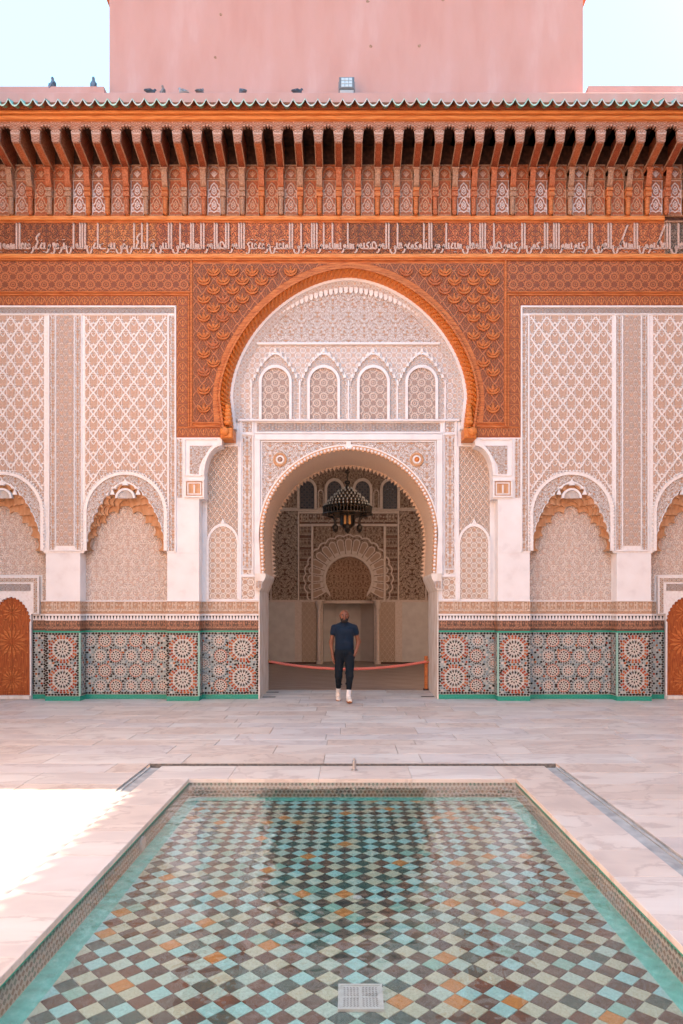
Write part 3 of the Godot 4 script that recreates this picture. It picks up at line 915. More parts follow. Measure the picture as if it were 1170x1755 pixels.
func pool() -> void:
	var root := thing("pool", "sunken rectangular pool with white marble coping and a diamond tiled floor", "pool")
	# coping slabs
	var cs := []
	var jx := [OX0, -1.25, -0.31, 0.66, 1.62, OX1]
	for k in 5:
		cs.append([jx[k], jx[k + 1], PF, OF])
	for side in 2:
		var d := PF
		var lens := [0.95, 0.72, 0.55, 0.62, 0.8, 0.7, 0.9, 0.9, 0.9] if side == 0 else [1.25, 0.85, 0.5, 0.75, 0.85, 0.8, 0.9, 0.9, 0.9]
		for l in lens:
			var n: float = maxf(d - l, PN)
			if d - n < 0.05:
				break
			cs.append([OX0, PX0, n, d] if side == 0 else [PX1, OX1, n, d])
			d = n
	cs.append([OX0, OX1, 0.3, PN])
	for k in cs.size():
		var m := mb()
		slab(m, cs[k][0], cs[k][1], cs[k][2], cs[k][3], 0.002, -0.036, 0.0015)
		put("coping_slab", m, M.marble[[0, 4, 2, 0, 5, 4, 2, 0, 3][k % 9]], root)
	# lining
	var sh := mb()
	var y1 := -0.0365
	sh.quad(Vector3(PX0, FLOOR_Y - 0.01, -PF), Vector3(PX1, FLOOR_Y - 0.01, -PF), Vector3(PX1, y1, -PF), Vector3(PX0, y1, -PF))
	sh.quad(Vector3(PX0, FLOOR_Y - 0.01, -PN), Vector3(PX0, FLOOR_Y - 0.01, -PF), Vector3(PX0, y1, -PF), Vector3(PX0, y1, -PN))
	sh.quad(Vector3(PX1, FLOOR_Y - 0.01, -PF), Vector3(PX1, FLOOR_Y - 0.01, -PN), Vector3(PX1, y1, -PN), Vector3(PX1, y1, -PF))
	sh.quad(Vector3(PX1, FLOOR_Y - 0.01, -PN), Vector3(PX0, FLOOR_Y - 0.01, -PN), Vector3(PX0, y1, -PN), Vector3(PX1, y1, -PN))
	sh.quad(Vector3(PX0, FLOOR_Y - 0.006, -PN), Vector3(PX1, FLOOR_Y - 0.006, -PN), Vector3(PX1, FLOOR_Y - 0.006, -PF), Vector3(PX0, FLOOR_Y - 0.006, -PF))
	put("basin", sh, M.pool_grout, root)
	# turquoise margin of the floor
	var bw := 0.125
	var mg := mb()
	for r in [[PX0, PX0 + bw, PN, PF], [PX1 - bw, PX1, PN, PF], [PX0 + bw, PX1 - bw, PF - bw, PF], [PX0 + bw, PX1 - bw, PN, PN + bw]]:
		mg.quad(Vector3(r[0], FLOOR_Y, -r[2]), Vector3(r[1], FLOOR_Y, -r[2]), Vector3(r[1], FLOOR_Y, -r[3]), Vector3(r[0], FLOOR_Y, -r[3]))
	put("turquoise_border", mg, M.turquoise, root)
	# lozenges on the walls of the basin
	var wl := mb()
	var lo := 0.042
	var cols := [Color(0.05, 0.12, 0.09), Color(0.13, 0.075, 0.05), Color(0.09, 0.10, 0.085), Color(0.17, 0.11, 0.07)]
	for wall in 3:
		var length := PX1 - PX0 if wall == 0 else PF - PN
		for i in int(length / lo):
			for j in 4:
				wl.col = cols[rng.randi() % 4]
				var hh := 0.0185
				var s := (i + 0.5 + (0.5 if j % 2 else 0.0)) * lo
				var y := -0.045 - 0.0365 * j * 1.0 - 0.012
				var q := []
				for e in [[0.0, -1.0], [0.46, 0.0], [0.0, 1.0], [-0.46, 0.0]]:
					var t: float = s + e[0] * lo
					var yv: float = y + e[1] * hh
					if wall == 0:
						q.append(Vector3(PX0 + t, yv, -PF + 0.003))
					elif wall == 1:
						q.append(Vector3(PX0 + 0.003, yv, -PF + t))
					else:
						q.append(Vector3(PX1 - 0.003, yv, -PF + t))
				if wall == 1:
					wl.quad(q[3], q[2], q[1], q[0])
				else:
					wl.quad(q[0], q[1], q[2], q[3])
	wl.col = Color(0.04, 0.26, 0.19)
	for e in [[PX0, 0.004], [PX1 - 0.004, 0.004]]:
		wl.box(Vector3(e[0], -0.0445, -PN), Vector3(e[0] + e[1], -0.0375, -PF))
	stuff(put("wall_mosaic", wl, M.tile_mix, root))
	# floor: diamonds, pale and dark in turn
	var s := 0.1425
	var fx0 := PX0 + bw
	var fx1 := PX1 - bw
	var fd1 := PF - bw
	var fd0 := PN + bw
	var nx := int(round((fx1 - fx0) / s))
	s = (fx1 - fx0) / nx
	var nz := int((fd1 - fd0) / s)
	var list := []
	for j in nz * 2 + 1:
		for i in nx + 1:
			if i == nx and j % 2 == 0:
				continue
			var c := Vector2(fx0 + (i + (0.5 if j % 2 == 0 else 0.0)) * s, fd1 - j * 0.5 * s)
			list.append([c, j % 2])
	var mats := []
	for e in [[Color(0.29, 0.45, 0.38), 5], [Color(0.21, 0.47, 0.44), 5], [Color(0.34, 0.40, 0.29), 4], [Color(0.16, 0.37, 0.30), 2], [Color(0.038, 0.028, 0.021), 4], [Color(0.047, 0.045, 0.036), 5], [Color(0.030, 0.040, 0.034), 4], [Color(0.064, 0.031, 0.019), 3], [Color(0.012, 0.017, 0.017), 1], [Color(0.004, 0.06, 0.052), 2], [Color(0.36, 0.155, 0.028), 2]]:
		var k: Color = e[0]
		var m := mottled([[0.0, k * 0.72], [0.5, k], [1.0, k * 1.2]], 0.05, 0.5, 80 + mats.size(), 0.45)
		mats.append(m)
	var pale := [0, 0, 0, 1, 1, 1, 2, 2, 2, 3]
	var deep := [4, 4, 4, 5, 5, 5, 5, 6, 6, 6, 6, 7, 7, 7, 8, 9, 9, 9, 10, 10]
	list.sort_custom(func(a, b): return a[0].y < b[0].y if absf(a[0].y - b[0].y) > 0.01 else a[0].x < b[0].x)
	var joined := {}
	var count := 0
	var variants := []
	for k in 6:
		var m := mb(Vector2(1, 1))
		diamond(m, Vector3.ZERO, s * 0.5 * 0.965, k)
		variants.append(m.mesh())
	for e in list:
		var c: Vector2 = e[0]
		var dark: bool = e[1] == 0
		var which: int = deep[rng.randi() % deep.size()] if dark else pale[rng.randi() % pale.size()]
		# more glazed teal near the axis, where the old tiles were kept
		if dark and absf(c.x) < 0.8 and rng.randf() < 0.2:
			which = 9
		var at := Vector3(c.x, FLOOR_Y + rng.randf_range(-0.0008, 0.0008), -c.y)
		var edge := c.x - fx0 < s * 0.4 or fx1 - c.x < s * 0.4 or fd1 - c.y < s * 0.4
		var seen: bool = c.y > 3.15 and c.y < 7.2
		if edge:
			var m: MB = joined.get_or_add(which, mb())
			half_diamond(m, at, s * 0.5 * 0.965, fx0, fx1, fd1)
		elif seen and count < 300:
			count += 1
			put("tile", variants[rng.randi() % 6], mats[which], root, at)
		else:
			var m: MB = joined.get_or_add(which, mb())
			diamond(m, at, s * 0.5 * 0.965, rng.randi() % 6)
	for which in joined:
		stuff(put("floor_tiles", joined[which], mats[which], root))
	# white marble disc of the inlet on the left wall
	var disc := mb()
	var a := 24
	for k in a:
		var p := TAU * k / a
		var q := TAU * (k + 1) / a
		var c := Vector3(PX0 + 0.02, -0.11, -5.45)
		disc.tri(c, c + Vector3(0, sin(q) * 0.06, -cos(q) * 0.06), c + Vector3(0, sin(p) * 0.06, -cos(p) * 0.06))
		disc.quad(c + Vector3(0, sin(p) * 0.06, -cos(p) * 0.06), c + Vector3(0, sin(q) * 0.06, -cos(q) * 0.06), c + Vector3(-0.019, sin(q) * 0.055, -cos(q) * 0.055), c + Vector3(-0.019, sin(p) * 0.055, -cos(p) * 0.055))
	put("inlet_disc", disc, M.inlet, root)
	# water
	var wt := mb()
	wt.quad(Vector3(PX0, WATER_Y, -PN), Vector3(PX1, WATER_Y, -PN), Vector3(PX1, WATER_Y, -PF), Vector3(PX0, WATER_Y, -PF))
	# the moving film on top of the still water
	wt.quad(Vector3(PX0, WATER_Y - 0.004, -PN), Vector3(PX1, WATER_Y - 0.004, -PN), Vector3(PX1, WATER_Y - 0.004, -PF), Vector3(PX0, WATER_Y - 0.004, -PF))
	var w := put("water", wt, M.water, self)
	struct(w)

func diamond(m: MB, at: Vector3, r: float, k: int) -> void:
	var g := RandomNumberGenerator.new()
	g.seed = k + 5
	var p := []
	for i in 4:
		var a := i * PI / 2
		var rr := r * g.randf_range(0.965, 1.0)
		p.append(at + Vector3(cos(a) * rr, 0, -sin(a) * rr))
	for i in 4:
		var j := (i + 1) % 4
		m.tri(at + Vector3(0, 0.0015, 0), p[i], p[j])
		m.quad(p[i] + Vector3(0, -0.005, 0), p[j] + Vector3(0, -0.005, 0), p[j], p[i])

func half_diamond(m: MB, at: Vector3, r: float, x0: float, x1: float, d1: float) -> void:
	var p := PackedVector2Array()
	for i in 4:
		var a := i * PI / 2
		p.append(Vector2(at.x + cos(a) * r, at.z - sin(a) * r))
	var b := PackedVector2Array([Vector2(x0, -d1), Vector2(x1, -d1), Vector2(x1, 0), Vector2(x0, 0)])
	for q in Geometry2D.intersect_polygons(p, b):
		for i in range(1, q.size() - 1):
			var t := [q[0], q[i], q[i + 1]]
			if (t[1] - t[0]).cross(t[2] - t[0]) > 0:
				t = [q[0], q[i + 1], q[i]]
			m.tri(Vector3(t[0].x, at.y, t[0].y), Vector3(t[1].x, at.y, t[1].y), Vector3(t[2].x, at.y, t[2].y))

# ---------------------------------------------------------------- mosaic
# fr = [origin, axis to the right, normal]; pieces stand 3 mm proud of the grout
func piece(m: MB, fr: Array, p: PackedVector2Array, c: Color) -> void:
	m.col = c
	var o: Vector3 = fr[0] + fr[2] * 0.0035
	var q := []
	for e in p:
		q.append(o + fr[1] * e.x + Vector3(0, e.y, 0))
	for i in range(1, q.size() - 1):
		m.vert(q[0], fr[2])
		if fr[3]:
			m.vert(q[i], fr[2])
			m.vert(q[i + 1], fr[2])
		else:
			m.vert(q[i + 1], fr[2])
			m.vert(q[i], fr[2])

func oval(m: MB, fr: Array, c: Vector2, ang: float, ln: float, wd: float, col: Color) -> void:
	var t := Vector2(cos(ang), sin(ang)) * ln * 0.5
	var s := Vector2(-sin(ang), cos(ang)) * wd * 0.5
	piece(m, fr, PackedVector2Array([c + t, c + t * 0.5 + s, c - t * 0.5 + s, c - t, c - t * 0.5 - s, c + t * 0.5 - s]), col)

func kite(m: MB, fr: Array, c: Vector2, ang: float, r0: float, r1: float, wd: float, col: Color, mid := 0.6) -> void:
	var t := Vector2(cos(ang), sin(ang))
	var s := Vector2(-t.y, t.x) * wd * 0.5
	var rm := lerpf(r0, r1, mid)
	piece(m, fr, PackedVector2Array([c + t * r0, c + t * rm - s, c + t * r1, c + t * rm + s]), col)

const INK := [Color(0.018, 0.016, 0.015), Color(0.03, 0.022, 0.018), Color(0.055, 0.03, 0.02)]
const RED := [Color(0.36, 0.055, 0.016), Color(0.42, 0.09, 0.022), Color(0.28, 0.04, 0.015), Color(0.45, 0.13, 0.035)]
const PALE := [Color(0.25, 0.32, 0.33), Color(0.31, 0.385, 0.38), Color(0.22, 0.285, 0.32), Color(0.40, 0.44, 0.41)]
const CHALK := [Color(0.58, 0.51, 0.45), Color(0.52, 0.47, 0.42), Color(0.62, 0.56, 0.50)]

func any(a: Array) -> Color:
	return a[rng.randi() % a.size()]

func rosette(m: MB, fr: Array, c: Vector2, r: float, n: int, red: bool, big: bool) -> void:
	# chalk ground of the star
	var g := PackedVector2Array()
	for i in n * 2:
		var a := TAU * i / (n * 2)
		g.append(c + Vector2(cos(a), sin(a)) * r * (0.86 if i % 2 else 0.78))
	var base: Array = [fr[0] - fr[2] * 0.0012, fr[1], fr[2], fr[3]]
	for i in g.size():
		piece(m, base, PackedVector2Array([c, g[i], g[(i + 1) % g.size()]]), CHALK[i % 3])
	kite(m, fr, c, 0.0, -r * 0.09, r * 0.09, r * 0.18, Color(0.20, 0.36, 0.30), 0.5)
	var tone: Array = INK if red or big else RED
	for i in n:
		var a := TAU * i / n
		var b := a + PI / n
		var wd := r * 2.4 / n
		if i % 2 == 0:
			kite(m, fr, c, a, r * 0.12, r * 0.34, wd * 0.85, any(tone), 0.6)
		kite(m, fr, c, b, r * 0.38, r * (0.74 if big else 0.66), wd * (0.95 if big else 1.15), any(INK), 0.5)
		if big:
			kite(m, fr, c, a, r * 0.44, r * 0.76, wd * 0.55, any(PALE), 0.5)
	var k := n + 8
	for i in k:
		var a := TAU * (i + 0.5) / k
		var z := 0.13 * absf(sin(a * 4)) if big else 0.0
		var u := Vector2(cos(a), sin(a))
		var sz := r * 4.6 / k
		oval(m, fr, c + u * r * (0.79 + z), a + PI / 2, sz, r * 0.15, any(RED) if red else any(PALE))
		if big:
			oval(m, fr, c + u * r * (0.95 + z), a + PI / 2, sz * 1.1, r * 0.15, any(RED) if i % 4 else any(INK))
			oval(m, fr, c + u.rotated(PI / k) * r * (1.1 + z), a, sz * 0.8, r * 0.11, any(INK))
		else:
			oval(m, fr, c + u * r * 0.98, a + PI / 2, sz * 0.85, r * 0.17, any(INK))

# field of small pieces round the rosettes
func mosaic(parent: Node, fr: Array, w: float, y0: float, y1: float, stars: Array) -> void:
	var m := mb()
	m.col = Color(0.47, 0.48, 0.46)
	piece(m, [fr[0] - fr[2] * 0.0030, fr[1], fr[2], fr[3]], PackedVector2Array([Vector2(0, y0), Vector2(w, y0), Vector2(w, y1), Vector2(0, y1)]), Color(0.38, 0.40, 0.385))
	var st := 0.058
	var ny := int((y1 - y0) / (st * 0.8))
	var sy := (y1 - y0) / ny
	var nx := maxi(1, int(round(w / st)))
	var sx := w / nx
	for j in ny:
		for i in nx:
			var c := Vector2((i + (0.5 if j % 2 else 0.25)) * sx, y0 + (j + 0.5) * sy)
			if c.x > w - sx * 0.25:
				continue
			var inside := false
			for s in stars:
				if c.distance_to(s[0]) < s[1] * (1.16 if s[4] else 1.02):
					inside = true
			if inside:
				continue
			var rim: bool = i == 0 or i == nx - 1 or j == 0 or j == ny - 1
			var col: Color = any(INK) if rim or (i + j * 2) % 3 == 0 else any(PALE)
			if not rim and (i * 2 + j) % 7 == 3:
				col = any(RED)
			if not rim and (i + j) % 6 == 2:
				col = any(CHALK)
			oval(m, fr, c, 0.0 if rim or (i + j) % 2 else PI / 3, sx * 0.92, sy * 0.82, col)
	stuff(put("tile_field", m, M.tile_mix, parent))
	for s in stars:
		var r := mb()
		rosette(r, fr, s[0], s[1], s[2], s[3], s[4])
		put("tile_rosette", r, M.tile_mix, parent)

# ---------------------------------------------------------------- facade
var house: Node3D

func panel(called: String, list: Array, d: float, proud: float, material: Material, tile: Vector2, s: float, parent: Node, org := [0, 0]) -> MeshInstance3D:
	var m := mb(tile, pt(org[0], org[1], d, s))
	m.plate(pts(list, d, s), -d + proud, -d)
	return put(called, m, material, parent)

func box4(x0: float, y0: float, x1: float, y1: float) -> Array:
	return [[x0, y0], [x1, y0], [x1, y1], [x0, y1]]

func mirrored(list: Array) -> Array:
	var o := []
	for p in list:
		o.append([2 * CX - p[0], p[1]])
	o.reverse()
	return o

func clip(list: Array, x0: float, y0: float, x1: float, y1: float) -> Array:
	var a := PackedVector2Array()
	for p in list:
		a.append(Vector2(p[0], p[1]))
	var o := []
	for q in Geometry2D.intersect_polygons(a, PackedVector2Array([Vector2(x0, y0), Vector2(x1, y0), Vector2(x1, y1), Vector2(x0, y1)])):
		for p in q:
			o.append([p.x, p.y])
		break
	return o

func facade() -> void:
	house = thing("palace_facade", "courtyard front of a palace with white stucco, orange cedar frieze and tiled dado", "building")
	core()
	portal()
	tympanum()
	for s in [1.0, -1.0]:
		half(s)
	cedar()
	eaves()

func core() -> void:
	# the wall itself, 1.5 m thick, with the doorway
	var o := [[-150, 1196], [-150, 100], [1344, 100], [1344, 1196]]
	var hole := [[444, 1197.7], [444, 1010], [452, 985]]
	hole.append_array(arch(597, 918, 146, 146, 2.0, 48))
	hole.append_array([[742, 985], [750, 1010], [750, 1197.7]])
	var poly := [[-150, 1197.7], [-150, 230], [1344, 230], [1344, 1197.7]]
	hole.reverse()
	poly.append_array(hole)
	var m := mb()
	m.plate(pts(poly, W), -W, -W - 1.5)
	put("wall", m, M.plaster, house)
	# carved lining under the arch, its scalloped edges
	var a := arch(597, 918, 145.6, 145.6, 2.0, 64, 984, 3)
	var lining := mb(Vector2(0.3, 0.3))
	var pa := pts(a, W)
	for i in pa.size() - 1:
		var p := pa[i]
		var q := pa[i + 1]
		lining.quad(Vector3(q.x, q.y, -W + 0.02), Vector3(p.x, p.y, -W + 0.02), Vector3(p.x, p.y, -W - 1.49), Vector3(q.x, q.y, -W - 1.49))
	put("arch_lining", lining, M.lining, house)
	var sc := mb()
	var inner := lobed(arch(597, 918, 144, 144, 2.0, 64, 984, 3), 72, 2.4, 4)
	var outer := []
	for i in inner.size():
		var t := float(i) / (inner.size() - 1)
		outer.append(at_path(arch(597, 918, 153, 153, 2.0, 64, 984, 3), t))
	sc.ring(pts(inner, W), pts(outer, W), -W + 0.05, -W)
	put("scalloped_edge", sc, M.tan, house)
	# beads along the front edge
	var bd := mb()
	for i in 96:
		var t := (i + 0.5) / 96.0
		var p: Array = at_path(arch(597, 918, 149, 149, 2.0, 64, 984, 3), t)
		var v := pt(p[0], p[1], W)
		bd.ball(Vector3(v.x, v.y, -W + 0.055), Vector3(0.028, 0.028, 0.02), 6, 4)
	put("bead_row", bd, M.stucco, house)
	# teeth of the back edge
	var bt := mb()
	for i in 76:
		var t0 := i / 76.0
		var t1 := (i + 1) / 76.0
		var p0: Array = at_path(a, t0)
		var p1: Array = at_path(a, t1)
		var pm: Array = at_path(arch(597, 918, 139, 139, 2.0, 64, 984, 3), (t0 + t1) / 2)
		var e := pts([p0, p1, pm], W)
		bt.plate(e, -W - 1.36, -W - 1.48)
	put("tooth_edge", bt, M.lining, house)
	for s in [1.0, -1.0]:
		# marble jamb, base block and the carved capital the arch springs from
		var j := mb()
		var x: float = xx(444, W) * s
		j.box(Vector3(x - 0.01 * s, 0, -W + 0.035), Vector3(x + 0.012 * s, yy(1010, W), -W - 1.49))
		put("jamb", j, M.jamb, house)
		var cp := mb()
		var prof := [[438, 1012], [446, 1012], [449, 1004], [451, 998], [454, 993], [455.5, 988], [455.5, 983], [438, 983]]
		cp.plate(pts(prof, W, s), -W + 0.06, -W - 1.47)
		put("capital", cp, M.jamb, house)
		var cv := mb(Vector2(0.12, 0.2))
		rect(cv, 440, 996, 450, 1008, W, 0.075, s)
		put("capital_carving", cv, M.st_vine, house)

func at_path(path: Array, t: float) -> Array:
	var len := [0.0]
	for i in range(1, path.size()):
		len.append(len[i - 1] + Vector2(path[i][0] - path[i - 1][0], path[i][1] - path[i - 1][1]).length())
	var s: float = t * len[-1]
	for i in range(1, path.size()):
		if len[i] >= s:
			var k: float = (s - len[i - 1]) / maxf(len[i] - len[i - 1], 1e-6)
			return [lerpf(path[i - 1][0], path[i][0], k), lerpf(path[i - 1][1], path[i][1], k)]
	return path[-1]

func portal() -> void:
	# spandrels over the doorway
	var sp := [[449, 985], [449, 757], [745, 757], [745, 985], [744, 985]]
	var n := arch(597, 918, 152, 152, 2.0, 48)
	n = clip(n + [[749, 985], [445, 985]], 449.5, 700, 744.5, 990)
	var poly := PackedVector2Array()
	for p in [[449, 985], [449, 757], [745, 757], [745, 985]]:
		poly.append(Vector2(p[0], p[1]))
	var hole := PackedVector2Array()
	for p in arch(597, 918, 153, 153, 2.0, 48, 1000, 0):
		hole.append(Vector2(p[0], p[1]))
	var k := 0
	for q in Geometry2D.clip_polygons(poly, hole):
		var list := []
		for p in q:
			list.append([p.x, p.y])
		panel("carved_spandrel", list, W, 0.008, M.st_scroll, Vector2(0.62, 0.62), 1.0, house, [597, 757])
		k += 1
	var fr := mb()
	rect(fr, 436, 745, 758, 755, W, 0.05, 1.0, 0.0, 0.008)
	rect(fr, 436, 755, 446, 984, W, 0.05, 1.0, 0.0, 0.008)
	rect(fr, 748, 755, 758, 984, W, 0.05, 1.0, 0.0, 0.008)
	rect(fr, 447.5, 756.5, 746.5, 758, W, 0.03)
	rect(fr, 448, 758, 449.5, 984, W, 0.03)
	rect(fr, 744.5, 758, 746, 984, W, 0.03)
	put("door_frame_moulding", fr, M.plaster, house)
	var band := mb()
	band.ring(pts(arch(597, 918, 152, 152, 2.0, 56, 984, 2), W), pts(arch(597, 918, 155.5, 155.5, 2.0, 56, 984, 2), W), -W + 0.045, -W)
	put("arch_moulding", band, M.stucco, house)
	var knot := mb()
	knot.plate(pts([[589, 766], [593, 762], [593, 757], [601, 757], [601, 762], [605, 766], [601, 770], [593, 770]], W), -W + 0.056, -W + 0.001)
	put("crown_knot", knot, M.stucco, house)
	for s in [1.0, -1.0]:
		var boss := node("round_boss", house)
		var c := pt(480, 788, W, s)
		var r1 := mb()
		r1.lathe(PackedVector2Array([Vector2(0.14, 0), Vector2(0.14, 0.02), Vector2(0.115, 0.035), Vector2(0.09, 0.02)]), Vector3.ZERO, 20)
		var r2 := mb()
		r2.lathe(PackedVector2Array([Vector2(0.09, 0.012), Vector2(0.075, 0.03), Vector2(0.055, 0.03), Vector2(0.05, 0.015)]), Vector3.ZERO, 20)
		var r3 := mb()
		r3.lathe(PackedVector2Array([Vector2(0.05, 0.012), Vector2(0.03, 0.03), Vector2(0.0, 0.035)]), Vector3.ZERO, 14)
		var parts := [["outer_ring", r1, M.tan], ["inner_ring", r2, M.stucco], ["knob", r3, M.rope_wood if s < 0 else M.old_wood]]
		for e in parts:
			var o := put(e[0], e[1], e[2], boss)
			o.rotation.x = PI / 2
		boss.position = Vector3(c.x, c.y, -W + 0.008)
		# strip, squares and mouldings beside the door
		var st := mb(Vector2(0.19, 0.57), pt(415, 700, W, s))
		rect(st, 416, 748, 431, 974, W, 0.006, s)
		rect(st, 416, 724, 431, 740, W, 0.006, s)
		put("carved_strip", st, M.st_vine, house)
		var sq := mb(Vector2(0.22, 0.22), pt(420, 988, W, s))
		rect(sq, 414, 990, 436, 1026, W, 0.006, s)
		rect(sq, 417, 977, 430, 984, W, 0.006, s)
		put("carved_square", sq, M.st_star, house)
		var mo := mb()
		for e in [[408, 765, 414, 1029], [433, 742, 435, 984]]:
			rect(mo, e[0], e[1], e[2], e[3], W, 0.03, s, 0.0, 0.006)
		for e in [[411, 719, 414.5, 765], [432, 719, 435, 742], [414, 743, 433, 746], [414.5, 719, 432, 722], [414, 975, 433, 976.5], [412, 985, 440, 989], [412, 1027, 444, 1029.5]]:
			rect(mo, e[0], e[1], e[2], e[3], W, 0.028, s, 0.0, 0.005)
		put("moulding", mo, M.plaster, house)
		# field between door and pillar
		var up := [[356, 766], [406, 766], [406, 930]]
		for p in mirror_at(arch(382, 931, 28, 33, 1.9, 20), 382):
			up.append(p)
		up.append([356, 930])
		panel("lozenge_carving", box4(355, 766, 407, 931), W, 0.004, M.st_scale, Vector2(0.13, 0.18), s, house, [355, 766])
		var low := arch(382, 931, 24.5, 29, 1.9, 20, 1026, 0)
		panel("arched_panel", low, W, 0.012, M.st_star, Vector2(0.2, 0.2), s, house, [382, 900])
		var rg := mb()
		rg.ring(pts(arch(382, 931, 24, 28.5, 1.9, 24, 1027, 0), W, s), pts(arch(382, 931, 28, 34, 1.85, 24, 1027, 0), W, s), -W + 0.035, -W)
		rg.plate(pts([[382 - 4, 898], [382, 889], [382 + 4, 898]], W, s), -W + 0.038, -W + 0.001)
		put("panel_arch", rg, M.stucco, house)
		var tbar := mb()
		rect(tbar, 353, 762, 407.8, 765.5, W, 0.03, s, 0.0, 0.005)
		put("panel_bar", tbar, M.stucco, house)

func mirror_at(list: Array, _c: float) -> Array:
	var o := list.duplicate()
	o.reverse()
	return o

func tympanum() -> void:
	var e := 1.8
	var rim := mb()
	rim.ring(pts(arch(597, 684, 196.5, 199.5, e, 72, 738, 6), W), pts(arch(597, 684, 203, 206, e, 72, 738, 6), W), -W + 0.10, -W)
	put("arch_rim", rim, M.plaster, house)
	var rim2 := mb()
	rim2.us = Vector2(8, 8)
	rim2.ring(pts(arch(597, 684, 185, 188, e, 72, 722, 4), W), pts(arch(597, 684, 196.5, 199.5, e, 72, 722, 4), W), -W + 0.015, -W, -W + 0.07)
	put("inner_rim", rim2, M.st_fine, house)
	var field := clip(arch(597, 684, 188, 191, e, 72, 725, 4), 300, 400, 900, 588)
	panel("carved_crown", field, W, 0.008, M.st_scroll, Vector2(0.62, 0.55), 1.0, house, [597, 588])
	# stalactite border that climbs to the crown
	var bor := mb()
	var path := arch(597, 592, 166, 92, 1.62, 60)
	for i in 46:
		var t := (i + 0.5) / 46.0
		var p: Array = at_path(path, t)
		var c := pt(p[0], p[1], W)
		var w := 0.036
		bor.plate(PackedVector2Array([c + Vector2(-w, 0.075), c + Vector2(-w, -0.01), c + Vector2(0, -0.05), c + Vector2(w, -0.01), c + Vector2(w, 0.075)]), -W + 0.045, -W)
		bor.plate(PackedVector2Array([c + Vector2(-w * 0.5, 0.13), c + Vector2(-w * 0.5, 0.075), c + Vector2(w * 0.5, 0.075), c + Vector2(w * 0.5, 0.13)]), -W + 0.03, -W)
	put("stalactite_border", bor, M.stucco, house)
	var mid := clip(arch(597, 684, 188, 191, e, 72, 725, 4), 300, 592.5, 900, 719)
	panel("window_field", mid, W, 0.006, M.st_fine, Vector2(0.2, 0.2), 1.0, house, [597, 592])
	var bars := mb()
	rect(bars, 440, 588, 754, 592, W, 0.055, 1.0, 0.0, 0.01)
	rect(bars, 407, 719.5, 787, 723, W, 0.055, 1.0, 0.0, 0.01)
	rect(bars, 437, 740.5, 757, 744, W, 0.04, 1.0, 0.0, 0.008)
	for x in [428, 511, 594.5, 678, 760]:
		rect(bars, x + 1, 652, x + 4, 719.5, W, 0.035, 1.0, 0.0, 0.008)
	put("sill_moulding", bars, M.plaster, house)
	var strip := mb(Vector2(0.5, 0.17), pt(597, 725, W))
	rect(strip, 440, 725, 754, 739.5, W, 0.006)
	put("carved_sill", strip, M.st_scroll, house)
	for c in [472.0, 554.5, 639.5, 722.0]:
		var w := node("blind_window", house)
		panel("pane", arch(c, 656, 23.5, 24.5, 2.0, 20, 719, 0), W, 0.012, M.st_pane, Vector2(0.27, 0.27), 1.0, w, [c, 656])
		var f := mb()
		f.ring(pts(arch(c, 656, 23.5, 24.5, 2.0, 24, 719.5, 0), W), pts(arch(c, 656, 28, 29.5, 2.0, 24, 719.5, 0), W), -W + 0.05, -W)
		put("frame", f, M.plaster, w)
		var b := mb(Vector2(0.1, 0.1))
		b.ring(pts(arch(c, 656, 28, 29.5, 2.0, 24, 719.5, 0), W), pts(arch(c, 656, 36, 40, 2.0, 24, 719.5, 0), W), -W + 0.014, -W)
		put("carved_band", b, M.st_fine, w)
		var h := mb()
		var inner := lobed(arch(c, 662, 38.5, 53, 1.4, 30), 14, 1.4, 4)
		var op := arch(c, 662, 41.0, 60, 1.35, 30)
		var outer := []
		for i in inner.size():
			outer.append(at_path(op, float(i) / (inner.size() - 1)))
		h.ring(pts(inner, W), pts(outer, W), -W + 0.05, -W, -W + 0.03)
		for i in range(1, 12):
			var p: Array = at_path(op, (i + 0.5) / 13.0)
			var q := pt(p[0], p[1], W)
			h.plate(PackedVector2Array([q + Vector2(-0.026, -0.04), q + Vector2(0.026, -0.04), q + Vector2(0.019, 0.015), q + Vector2(0, 0.045), q + Vector2(-0.019, 0.015)]), -W + 0.06, -W)
		put("stalactite_hood", h, M.stucco, w)

